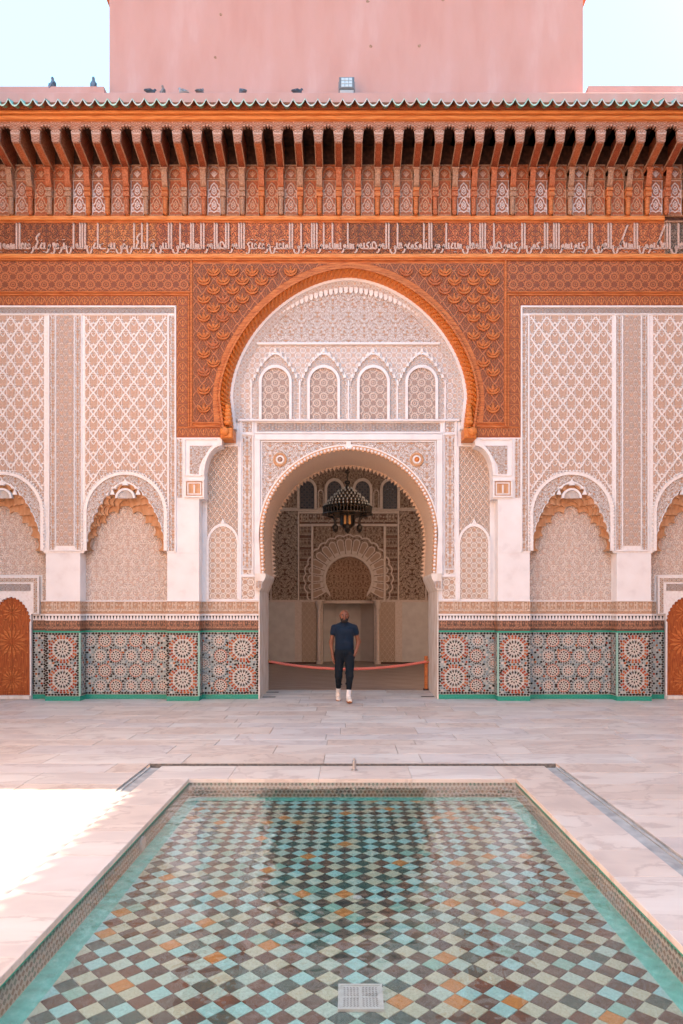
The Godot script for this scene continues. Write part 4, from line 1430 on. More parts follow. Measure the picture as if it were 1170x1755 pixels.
# everything that the left and the right of the front have alike
func half(s: float) -> void:
	var tile := Vector2(0.2, 0.55)
	# pillars
	for e in [[286, 341, 948, 300, 855], [78, 137, 948, 78, 948], [-130, -71, 948, -130, 948]]:
		var pl := node("pillar", house)
		var m := mb()
		var a := pt(e[0], e[2], F, s)
		var b := pt(e[1], e[2], F, s)
		m.bevel_box(Vector3(a.x, 0, -F), Vector3(b.x, a.y, -W - 0.01), 0.006)
		if e[4] < e[2]:
			var c := pt(e[3], e[4], F, s)
			m.bevel_box(Vector3(c.x, a.y, -F), Vector3(b.x, c.y, -W - 0.01), 0.006)
		put("shaft", m, M.plaster, pl)
	# the wall of lattice work that the pillars carry
	var base := [[301, 526], [301, 948], [286, 948], [284, 944]]
	for c in [215.0, 4.0]:
		var a := lobed(arch(c, 944, 66, 112, 1.7, 40), 16, 3.0, 5)
		a.reverse()
		base.append_array(a)
		base.append_array([[c - 70, 944], [c - 72, 948]])
		base.append([c - 78 - 59, 948])
	base.append_array([[-132, 948], [-132, 526]])
	var up := mb()
	up.plate(pts(base, F, s), -F, -F - 0.029)
	put("upper_wall", up, M.stucco, house)
	var top := mb(Vector2(0.14, 0.5), pt(290, 526, F, s))
	rect(top, 290, 541, 299, 944, F, 0.006, s)
	put("carved_border", top, M.st_vine, house)
	var tb := mb(Vector2(0.35, 0.13), pt(0, 527, F, s))
	rect(tb, -132, 528, 299, 537, F, 0.006, s)
	put("carved_top_border", tb, M.st_scroll, house)
	var edge := mb()
	rect(edge, -132, 524.5, 302, 527.5, F, 0.03, s, 0.0, 0.006)
	rect(edge, 299.3, 527.5, 302, 946, F, 0.03, s, 0.0, 0.006)
	rect(edge, -132, 538, 288, 540, F, 0.02, s, 0.0, 0.004)
	for x in [288, 139, 83, -70, -124]:
		rect(edge, x - 0.5, 540, x + 1.6, 944, F, 0.022, s, 0.0, 0.004)
	for x in [126.5, 94.5, -82.5]:
		rect(edge, x, 541, x + 1.6, 935, F, 0.02, s, 0.0, 0.004)
	rect(edge, 84.6, 942.5, 138.5, 945, F, 0.02, s, 0.0, 0.004)
	put("border_moulding", edge, M.plaster, house)
	var colm := mb(Vector2(0.165, 0.235), pt(98, 541, F, s))
	rect(colm, 96.5, 541, 126, 935, F, 0.005, s)
	put("carved_column", colm, M.st_sebka, house)
	var cb := mb(Vector2(0.12, 0.45), pt(85, 541, F, s))
	rect(cb, 85, 541, 94, 942, F, 0.004, s)
	rect(cb, 129, 541, 138, 942, F, 0.004, s)
	put("column_border", cb, M.st_vine, house)
	for c in [215.0, 4.0]:
		bay(c, s)
	# bracket that carries the corner of the cedar over the pillar
	var br := node("bracket", house)
	var bm := mb()
	var shape := [[300, 750], [380, 750], [380, 763]]
	for i in 13:
		var a := PI / 2 * i / 12
		shape.append([380 - 30 * sin(a), 815 - 51 * cos(a)])
	shape.append_array([[350, 855], [300, 855]])
	bm.plate(pts(shape, F, s), -F, -W)
	put("block", bm, M.plaster, br)
	var inl := [[325, 764], [366, 764]]
	for i in 13:
		var a := PI / 2 * i / 12
		inl.append([378 - 38 * sin(a), 813 - 45 * cos(a)])
	inl.append([325, 812])
	panel("carved_inlay", inl, F, 0.006, M.st_scroll, Vector2(0.4, 0.4), s, br, [345, 790])
	var lip := mb()
	var l0 := []
	var l1 := []
	for i in 13:
		var a := PI / 2 * i / 12
		l0.append([380 - 30 * sin(a), 815 - 51 * cos(a)])
		l1.append([380 - 35 * sin(a), 815 - 46.0 * cos(a) - 10 * cos(a)])
	lip.ring(pts(l0, F, s), pts(l1, F, s), -F + 0.03, -F)
	rect(lip, 316, 752, 372, 754, F, 0.02, s, 0.0, 0.004)
	rect(lip, 316, 754, 318, 815, F, 0.02, s, 0.0, 0.004)
	rect(lip, 318, 814, 345, 816, F, 0.02, s, 0.0, 0.004)
	put("lip", lip, M.stucco, br)
	var bx := mb()
	frame(bx, 316, 822, 350, 853, 3.0, F, 0.035, s)
	frame(bx, 321, 827, 345, 848, 2.0, F, 0.02, s)
	rect(bx, 331.5, 831, 334, 845, F, 0.015, s)
	put("box_frame", bx, M.stucco, br)
	var bi := mb()
	rect(bi, 316.5, 822.5, 349.5, 852.5, F, 0.004, s)
	put("box_ground", bi, M.tan, br)
	var vs := mb(Vector2(0.14, 0.45), pt(303, 752, F, s))
	rect(vs, 303, 752, 312, 853, F, 0.005, s)
	put("carved_strip", vs, M.st_vine, br)
	dado(s)
	door(s)

func bay(c: float, s: float) -> void:
	var b := node("lattice_bay", house)
	var x0 := c - 69
	var x1 := c + 71
	# ground of the lattice, cut round the arch
	var poly := PackedVector2Array([Vector2(x0, 541), Vector2(x1, 541), Vector2(x1, 905), Vector2(x0, 905)])
	var hole := PackedVector2Array()
	for p in arch(c, 880, 72, 71, 2.0, 40, 960, 0):
		hole.append(Vector2(p[0], p[1]))
	var cw := 27.8
	var chh := 37.0
	for q in Geometry2D.clip_polygons(poly, hole):
		var list := []
		for p in q:
			list.append([p.x, p.y])
		panel("lattice_ground", list, F, 0.004, M.st_sebka, Vector2(cw, chh) * F / FL, s, b, [x0, 544])
	# ribs of the lattice, gently curved
	var m := mb()
	var nx := int((x1 - x0) / cw + 0.5)
	for j in 22:
		for i in nx * 2:
			var down := (i + j) % 2 == 0
			var ax := x0 + i * cw / 2
			var bx := ax + cw / 2
			var ay := 544 + j * chh / 2
			var by := ay + chh / 2
			var l := PackedVector2Array()
			var r := PackedVector2Array()
			var ok := true
			var line := []
			for k in 6:
				var t := k / 5.0
				var y := lerpf(ay if down else by, by if down else ay, t)
				line.append(Vector2(lerpf(ax, bx, t) + 0.75 * sin(TAU * t), y))
			for k in 6:
				var p: Vector2 = line[k]
				if p.y > 905 or Vector2(p.x - c, (p.y - 880) * 1.0).length() < 72 or p.y > 880 and absf(p.x - c) < 72:
					ok = false
				var t: Vector2 = (line[mini(k + 1, 5)] - line[maxi(k - 1, 0)]).normalized()
				var nn := Vector2(-t.y, t.x) * 1.05
				l.append(pt(p.x + nn.x, p.y + nn.y, F, s))
				r.append(pt(p.x - nn.x, p.y - nn.y, F, s))
			if ok:
				m.ring(l, r, -F + (0.02 if down else 0.0185), -F)
	put("lattice", m, M.stucco, b)
	# arch: outer moulding, carved band, white lobed edge
	var mo := mb()
	mo.ring(pts(arch(c, 880, 66, 66, 2.0, 40, 944, 0), F, s), pts(arch(c, 880, 71.5, 71.5, 2.0, 40, 944, 0), F, s), -F + 0.035, -F)
	put("arch_moulding", mo, M.stucco, b)
	var beads := mb()
	for i in 60:
		var p: Array = at_path(arch(c, 880, 72.5, 72.5, 2.0, 40, 940, 0), (i + 0.5) / 60.0)
		var q := pt(p[0], p[1], F, s)
		beads.ball(Vector3(q.x, q.y, -F + 0.03), Vector3(0.022, 0.022, 0.02), 6, 4)
	put("bead_row", beads, M.stucco, b)
	var inner := lobed(arch(c, 944, 67, 113, 1.7, 40), 16, 3.0, 5)
	var mid := []
	var out := []
	for i in inner.size():
		var t := float(i) / (inner.size() - 1)
		mid.append(at_path(arch(c, 944, 69.5, 119, 1.62, 40), t))
		out.append(at_path(arch(c, 880, 66, 66, 2.0, 40, 944, 0), t))
	var cb := mb(Vector2(0.5, 0.5), pt(c, 820, F, s))
	cb.ring(pts(mid, F, s), pts(out, F, s), -F + 0.006, -F)
	put("carved_arch_band", cb, M.st_scroll, b)
	var le := mb()
	le.ring(pts(inner, F, s), pts(mid, F, s), -F + 0.03, -F - 0.02)
	le.plate(pts([[c - 5, 832], [c, 820], [c + 5, 832]], F, s), -F + 0.034, -F + 0.001)
	for k in [-22, 22]:
		le.plate(pts([[c + k - 4, 848], [c + k, 838], [c + k + 4, 848]], F, s), -F + 0.034, -F + 0.001)
	put("lobed_edge", le, M.plaster, b)
	# shell over the crown of the arch
	var sh := mb()
	var sc := pt(c, 854, F, s)
	for i in 14:
		var a := PI * i / 14
		var a2 := PI * (i + 1) / 14
		var am := (a + a2) / 2
		var r := 0.15
		var z := -F - 0.02
		sh.tri(Vector3(sc.x, sc.y, z), Vector3(sc.x + cos(a) * r, sc.y + sin(a) * r, z), Vector3(sc.x + cos(am) * r, sc.y + sin(am) * r, z + 0.04))
		sh.tri(Vector3(sc.x, sc.y, z), Vector3(sc.x + cos(am) * r, sc.y + sin(am) * r, z + 0.04), Vector3(sc.x + cos(a2) * r, sc.y + sin(a2) * r, z))
	put("shell", sh, M.stucco, b)
	var rim := mb()
	rim.ring(pts(arch(c, 854, 13.5, 13.5, 2.0, 20), F, s), pts(arch(c, 854, 17, 17, 2.0, 20), F, s), -F + 0.035, -F - 0.05)
	put("shell_rim", rim, M.plaster, b)
	# stalactites of the soffit: plates of little arched cells, one behind the other
	for k in 5:
		var hw := 65.0 - 2.4 * k
		var hh := 104.0 - 9.0 * k
		var poly2 := [[c - 76, 946], [c - 76, 825], [c + 76, 825], [c + 76, 946]]
		var a := lobed(arch(c, 944, hw, hh, 1.6, 40), [13, 11, 10, 9, 7][k], 9.5, 8)
		a.reverse()
		poly2.append_array(a)
		var st := mb()
		var zf := -F - 0.03 - 0.052 * k
		st.plate(pts(poly2, F + 0.03 + 0.052 * k, s), zf, zf - 0.05)
		put("stalactite_tier", st, M.tan, b)
	# carved back of the bay
	var back := box4(x0 - 4, 846, x1 + 6, 1030)
	if c < 100:
		back = [[x0 - 4, 846], [x1 + 6, 846], [x1 + 6, 1030], [73, 1030], [73, 985], [-60, 985], [x0 - 4, 985]]
	panel("carved_back", back, W, 0.008, M.st_scroll2, Vector2(0.62, 0.62), s, b, [c + 4, 850])

func dado(s: float) -> void:
	var d := node("tiled_dado", house)
	# [x0, x1, plane]; bands wrap round the pillars
	var runs := [[341, 444.0, W], [286, 341, F], [137, 290.0, W], [78, 137, F], [56, 80.0, W]]
	var ins := mb(Vector2(1.3, 0.26), Vector2(0, yy(1030.5, W)))
	var brown := mb(Vector2(0.9, 0.21), Vector2(0, yy(1063, W)))
	var white := mb()
	var teeth := mb()
	var green := mb()
	var foot := mb()
	for r in runs:
		var f: bool = r[2] == F
		var x0 := s * xx(r[0], r[2])
		var x1 := s * xx(r[1], r[2])
		var z: float = -r[2]
		var zb := -W
		var o := 0.004 * s if f else 0.0
		for e in [[ins, 1031, 1052, 0.006], [brown, 1063, 1080.5, 0.006], [green, 1080.5, 1083.5, 0.016], [white, 1052, 1054.5, 0.022], [white, 1029, 1031, 0.02], [white, 1054.5, 1063, 0.004]]:
			(e[0] as MB).box(Vector3(x0 - o, yy(e[2], W), z + e[3]), Vector3(x1 + o, yy(e[1], W), zb))
		foot.box(Vector3(x0 - o, 0, z + 0.015), Vector3(x1 + o, 0.09, zb))
		# row of small black triangles
		var n := int(absf(x1 - x0) / 0.062)
		for i in n:
			var xa := lerpf(x0, x1, (i + 0.2) / n)
			var xb := lerpf(x0, x1, (i + 0.8) / n)
			teeth.plate(PackedVector2Array([Vector2(xa, yy(1055.3, W)), Vector2(xb, yy(1055.3, W)), Vector2((xa + xb) / 2, yy(1062, W))]), z + 0.0065, z + 0.0035)
		if f:
			for i in 4:
				var za := z - 0.07 * i - 0.02
				var xs := x1 + 0.0065 * s
				teeth.tri(Vector3(xs, yy(1055.3, W), za), Vector3(xs, yy(1055.3, W), za - 0.045), Vector3(xs, yy(1062, W), za - 0.022))
	put("carved_inscription_band", ins, M.st_script, d)
	put("brown_script_band", brown, M.brown_script, d)
	put("white_moulding", white, M.plaster, d)
	stuff(put("black_triangles", teeth, M.black, d))
	put("green_border", green, M.glaze_green, d)
	put("green_foot", foot, M.glaze_green, d)
	var y0 := 0.095
	var y1 := yy(1083.5, W)
	var h := y1 - y0
	for r in runs:
		var f: bool = r[2] == F
		var x0 := s * xx(r[0], r[2])
		var x1 := s * xx(r[1], r[2])
		var w := absf(x1 - x0)
		var left := minf(x0, x1)
		var fr := [Vector3(left, 0, -r[2] + 0.008), Vector3(1, 0, 0), Vector3(0, 0, 1), false]
		var stars := []
		if f:
			for k in 2:
				stars.append([Vector2(w / 2, y0 + h * (0.26 + 0.48 * k)), 0.25, 16, true, true])
		elif r[0] == 341:
			for k in 2:
				stars.append([Vector2(w - 0.33 if s > 0 else 0.33, y0 + h * (0.26 + 0.48 * k)), 0.25, 16, true, true])
			for k in 4:
				stars.append([Vector2(w - 0.76 - (0.03 if k % 2 else 0.0) if s > 0 else 0.76 + (0.03 if k % 2 else 0.0), y0 + h * (0.14 + 0.24 * k)), 0.148, 10, k % 2 == 0, false])
				if k < 3:
					stars.append([Vector2(0.1 if s > 0 else w - 0.1, y0 + h * (0.25 + 0.25 * k)), 0.12, 10, false, false])
		elif r[0] == 137:
			for i in 6:
				for k in 4:
					var cx := w / 2 + (i - 2.5) * 0.305 + (0.07 if k % 2 else -0.02)
					if cx > 0.14 and cx < w - 0.14:
						stars.append([Vector2(cx, y0 + h * (0.135 + 0.243 * k)), 0.148, 10, (i + k) % 2 == 0, false])
		mosaic(d, fr, w, y0, y1, stars)
		if f:
			# inner flank of the pillar and the glazed edge
			var xs := x1 + 0.004 * s
			var side := [Vector3(xs, 0, -F if s > 0 else -W), Vector3(0, 0, -1 if s > 0 else 1), Vector3(s, 0, 0), false]
			mosaic(d, side, W - F, y0, y1, [])
			var cr := mb()
			cr.box(Vector3(x1 - 0.02 * s, y0, -F - 0.02), Vector3(x1 + 0.014 * s, y1, -F + 0.016))
			put("corner_tiles", cr, M.corner, d)

func door(s: float) -> void:
	var d := node("wooden_door", house)
	var c := 22.0
	var st := mb()
	var poly := [[-30, 1196], [-30, 988], [74, 988], [74, 1060], [56, 1090], [56, 1196], [54, 1196]]
	var a := lobed(arch(c, 1066, 32, 41, 1.8, 30), 17, 2.2, 5)
	poly = [[-30, 1197], [-30, 988], [70, 988], [70, 1052], [56.5, 1052], [56.5, 1197], [54.5, 1197]]
	a.reverse()
	poly.append_array(a)
	poly.append([-10.5, 1197])
	st.plate(pts(poly, W, s), -W + 0.09, -W)
	put("surround", st, M.stucco, d)
	var ca := mb(Vector2(0.3, 0.16), pt(0, 1001, W, s))
	rect(ca, -22, 1001, 56, 1013, W, 0.096, s)
	put("carved_strip", ca, M.st_scroll, d)
	var ct := mb(Vector2(0.09, 0.09), pt(0, 991, W, s))
	rect(ct, -22, 991, 60, 998, W, 0.095, s)
	rect(ct, 61, 991, 67, 1050, W, 0.095, s)
	put("toothed_strip", ct, M.st_star, d)
	var sill := mb()
	rect(sill, -30, 1191, 56, 1197.4, W, 0.15, s, 0.0, 0.01)
	put("doorstep", sill, M.jamb, d)
	var leafpoly := arch(c, 1066, 34.5, 43, 1.8, 30, 1191, 0)
	for k in 2:
		var half_ := clip(leafpoly, -60 if k == 0 else c + 0.25, 1000, c - 0.25 if k == 0 else 200, 1191)
		var lf := mb()
		lf.plate(pts(half_, W, s), -W + 0.03, -W + 0.004)
		put("leaf", lf, M.door_wood, d)
	# star of raised rays with its companions above and below
	for e in [[1100.0, 30.0, 16, 0, 16], [1164.0, 22.0, 16, 0, 16], [1050.0, 18.0, 12, 0, 12]]:
		var ry := mb()
		for i in e[2]:
			var t: float = TAU * (i + 0.5) / e[2]
			var r: float = e[1]
			var dir := Vector2(cos(t), sin(t))
			var nn := Vector2(-dir.y, dir.x)
			var q := []
			for v in [[0.16, 0.0], [0.62, 0.085], [0.92, 0.0], [0.62, -0.085]]:
				var p: Vector2 = dir * v[0] * r + nn * v[1] * r
				q.append([c + p.x, e[0] + p.y])
			ry.plate(pts(q, W, s), -W + 0.045, -W + 0.03)
			var tip := dir * r * 1.05
			ry.plate(pts([[c + tip.x - 2, e[0] + tip.y], [c + tip.x, e[0] + tip.y - 2], [c + tip.x + 2, e[0] + tip.y], [c + tip.x, e[0] + tip.y + 2]], W, s), -W + 0.04, -W + 0.03)
		put("star_rays", ry, M.wood, d)
	var rails := mb()
	for k in [1183.0, 1187.0]:
		rect(rails, c - 31, k, c - 1.5, k + 1.6, W, 0.042, s)
		rect(rails, c + 1.5, k, c + 31, k + 1.6, W, 0.042, s)
	put("rails", rails, M.door_wood, d)

# ---------------------------------------------------------------- carved cedar
func cedar() -> void:
	var e := 1.8
	var hole := arch(597, 684, 221.5, 224.5, e, 72, 750, 7)
	hole.reverse()
	var poly := [[-140, 526], [-140, 205], [1334, 205], [1334, 526], [894, 526], [894, 750]]
	poly.append_array(hole)
	poly.append_array([[300, 750], [300, 526]])
	var m := mb()
	m.plate(pts(poly, F), -F, -W + 0.002)
	put("cedar_wall", m, M.wood, house)
	# twisted moulding round the great arch
	var path_o := arch(597, 684, 221, 224, e, 90, 735, 7)
	var path_i := arch(597, 684, 200, 203, e, 90, 735, 6)
	var rope := mb()
	var flutes := 92
	var nn := flutes * 6
	var rows := 6
	var grid := []
	for i in nn + 1:
		var t := float(i) / nn
		var po: Array = at_path(path_o, t)
		var pi: Array = at_path(path_i, t)
		var col := []
		for k in rows + 1:
			var v := float(k) / rows
			var wob := maxf(0.0, absf(sin(PI * (t * flutes + v * 1.6))) - 0.3) / 0.7
			var d := F + 0.02 + 0.25 * v * v - 0.1 * sqrt(wob) * sin(PI * (0.1 + 0.8 * v))
			var p := pt(lerpf(po[0], pi[0], v), lerpf(po[1], pi[1], v), lerpf(F, W, v))
			col.append(Vector3(p.x, p.y, -d))
		grid.append(col)
	for i in nn:
		for k in rows:
			rope.quad(grid[i][k], grid[i][k + 1], grid[i + 1][k + 1], grid[i + 1][k])
	put("twisted_arch", rope, M.rope_wood, house)
	var lip := mb()
	lip.ring(pts(arch(597, 684, 219.5, 222.5, e, 80, 735, 7), F), pts(arch(597, 684, 223, 226, e, 80, 735, 7), F), -F + 0.045, -F + 0.001)
	var teeth := 150
	for i in teeth:
		var p: Array = at_path(arch(597, 684, 225, 228, e, 90, 735, 7), (i + 0.5) / teeth)
		var q := pt(p[0], p[1], F)
		lip.box(Vector3(q.x - 0.014, q.y - 0.014, -F + 0.022), Vector3(q.x + 0.014, q.y + 0.014, -F))
	put("arch_lip", lip, M.wood, house)
	for s in [1.0, -1.0]:
		# curled foot of the arch
		var cu := mb()
		var a := pt(379, 735, F, s)
		var b := pt(400, 753, F, s)
		cu.bevel_box(Vector3(a.x, a.y, -F + 0.1), Vector3(b.x, b.y, -W + 0.01), 0.02)
		var c := pt(386, 742, F, s)
		cu.ball(Vector3(c.x, c.y, -F + 0.10), Vector3(0.09, 0.09, 0.05), 12, 8)
		var c2 := pt(391, 716, F, s)
		for k in 5:
			cu.ball(Vector3(c2.x, c2.y - 0.1 + 0.075 * k, -F + 0.04), Vector3(0.085 - 0.008 * k, 0.06, 0.05), 10, 6)
		put("curled_foot", cu, M.rope_wood, house)
		# boards beside and above
		var st := mb(Vector2(0.3, 0.3), pt(328, 448, F, s))
		for e2 in [[-140, 132.7], [133.3, 261.7], [262.3, 325]]:
			rect(st, e2[0], 448, e2[1], 499, F, 0.008 + 0.002 * absf(sin(e2[0])), s, 0.0, 0.003)
		put("star_board", st, M.wd_star, house)
		var lf := mb(Vector2(0.21, 0.2), pt(322, 507, F, s))
		for e2 in [[-140, 69.7], [70.3, 187.7], [188.3, 303]]:
			rect(lf, e2[0], 507.5, e2[1], 523, F, 0.01, s, 0.0, 0.003)
		put("leaf_border", lf, M.wd_leaf, house)
		var lv := mb(Vector2(0.2, 0.21), pt(322, 507, F, s))
		rect(lv, 303.5, 507.5, 321, 731, F, 0.01, s)
		rect(lv, 303.5, 734, 380, 748.5, F, 0.01, s)
		put("leaf_upright", lv, M.wd_leaf, house)
		var mo := mb()
		rect(mo, -140, 500, 327, 502.5, F, 0.03, s, 0.0, 0.006)
		rect(mo, -140, 504, 324, 506.5, F, 0.022, s, 0.0, 0.005)
		rect(mo, 322.5, 506.5, 324.5, 731, F, 0.022, s, 0.0, 0.005)
		rect(mo, 326.5, 447, 329.5, 731, F, 0.03, s, 0.0, 0.006)
		rect(mo, 322.5, 731, 384, 733, F, 0.022, s, 0.0, 0.005)
		rect(mo, 329.5, 724, 384, 726.5, F, 0.028, s, 0.0, 0.005)
		put("board_moulding", mo, M.wood, house)
	# ground and palmettes of the middle field
	var gp := PackedVector2Array()
	for p in box4(331, 452, 863, 723):
		gp.append(Vector2(p[0], p[1]))
	var gh := PackedVector2Array()
	for p in arch(597, 684, 233, 236, e, 60, 800, 7):
		gh.append(Vector2(p[0], p[1]))
	for q in Geometry2D.clip_polygons(gp, gh):
		var list := []
		for p in q:
			list.append([p.x, p.y])
		panel("palmette_ground", list, F, 0.004, M.wd_ground, Vector2(0.226, 0.29), 1.0, house, [597, 452])
	var pal := palmette()
	for j in 18:
		var y := 464.0 + j * 15.6
		for i in 17:
			var x := 597.0 + (i - 8.0) * 33.0 + (16.5 if j % 2 else 0.0)
			if x < 340 or x > 854 or y > 718:
				continue
			var dx := absf(x - 597) / 243.0
			var dy := maxf(684 - y, 0) / 246.0
			if pow(dx, e) + pow(dy, e) < 1.0:
				continue
			var q := pt(x, y, F)
			put("palmette", pal, M.beam_wood if rng.randf() < 0.25 else M.wood, house, Vector3(q.x, q.y, -F + 0.004)).scale = Vector3(1, 1, 0.7)
	# frieze
	var fr := node("inscription_frieze", house)
	var xs := [-140.0, 8.0, 150.0, 268.0, 395.0, 585.0, 760.0, 908.0, 1048.0, 1138.0, 1334.0]
	for k in xs.size() - 1:
		var bd := mb(Vector2(0.62, 0.62), pt(xs[k] + 17 * k, 383, F))
		rect(bd, xs[k] + 0.15, 383, xs[k + 1] - 0.15, 436.5, F, 0.012)
		var bm: StandardMaterial3D = M.wd_scroll.duplicate()
		var br := rng.randf_range(0.82, 1.12)
		bm.albedo_color = Color(br, br * rng.randf_range(0.94, 1.04), br)
		put("frieze_board", bd, M.wd_grey if k == xs.size() - 2 else bm, fr)
	var mo2 := mb()
	rect(mo2, -140, 372.5, 1137, 380, F, 0.07, 1.0, 0.0, 0.012)
	rect(mo2, -140, 437, 1334, 444.5, F, 0.06, 1.0, 0.0, 0.012)
	put("frieze_moulding", mo2, M.bright_wood, fr)
	var mo3 := mb()
	rect(mo3, -140, 380, 1137, 383, F, 0.03, 1.0, 0.0, 0.005)
	rect(mo3, -140, 444.5, 1334, 447.5, F, 0.035, 1.0, 0.0, 0.005)
	put("frieze_fillet", mo3, M.wood, fr)
	var mo4 := mb()
	rect(mo4, 1137.2, 371.5, 1334, 373.5, F, 0.06)
	rect(mo4, 1137.2, 380, 1334, 382.8, F, 0.04)
	rect(mo4, 1137.2, 383, 1138.8, 436.5, F, 0.03)
	put("weathered_moulding", mo4, M.old_wood, fr)
	var mo5 := mb()
	rect(mo5, 1137.2, 373.5, 1334, 380, F, 0.03)
	put("weathered_band", mo5, M.dark_wood, fr)
	var words := write("العزة لله العلي العظيم من الشيطن الغوي الرجيم بسم الله الرحمن الرحيم وصلى الله على سيدنا ومولانا محمد وعلى اله وصحبه وسلم تسليما والله ولي المتقين وقد فتح الله والصلاة والسلام على النبي توابا كان في بيوت اذن الله ان ترفع ويذكر فيها اسمه ينفع الله")
	var u := 0.118
	var right := xx(1215, F)
	var total: float = words[-1].x + words[-1].w
	var kx := (right - xx(-40, F)) / (total * u)
	for w in words:
		var lm := mb()
		letter_strokes(lm, w.s, w.x, u, kx, 0.032, -F + 0.036, -F + 0.011)
		put("inscription_word", lm, M.letter, fr, Vector3(right - w.x * u * kx, yy(427.5, F), 0))

# one palmette: a bud and two curling leaves standing in a cup
func palmette() -> ArrayMesh:
	var m := mb()
	m.ball(Vector3(0, -0.005, 0.01), Vector3(0.036, 0.055, 0.04), 8, 6)
	m.ball(Vector3(0, 0.068, 0.005), Vector3(0.02, 0.03, 0.025), 6, 4)
	for k in [-1, 1]:
		var cup := PackedVector3Array()
		var rad := PackedFloat32Array()
		for i in 9:
			var a := -PI / 2 + (PI * 0.62) * i / 8.0
			cup.append(Vector3(k * cos(a) * 0.118, sin(a) * 0.095 - 0.0, 0.018 + 0.012 * sin(PI * i / 8.0)))
			rad.append(0.024 - 0.0016 * i)
		m.tube(cup, rad, 6)
		var leaf := PackedVector3Array()
		var lr := PackedFloat32Array()
		for i in 7:
			var t := i / 6.0
			leaf.append(Vector3(k * (0.012 + 0.075 * sin(t * 1.9)), -0.06 + 0.11 * t - 0.02 * t * t, 0.02 + 0.02 * sin(PI * t)))
			lr.append(0.012 + 0.013 * sin(PI * (0.15 + 0.75 * t)))
		m.tube(leaf, lr, 6)
	return m.mesh()

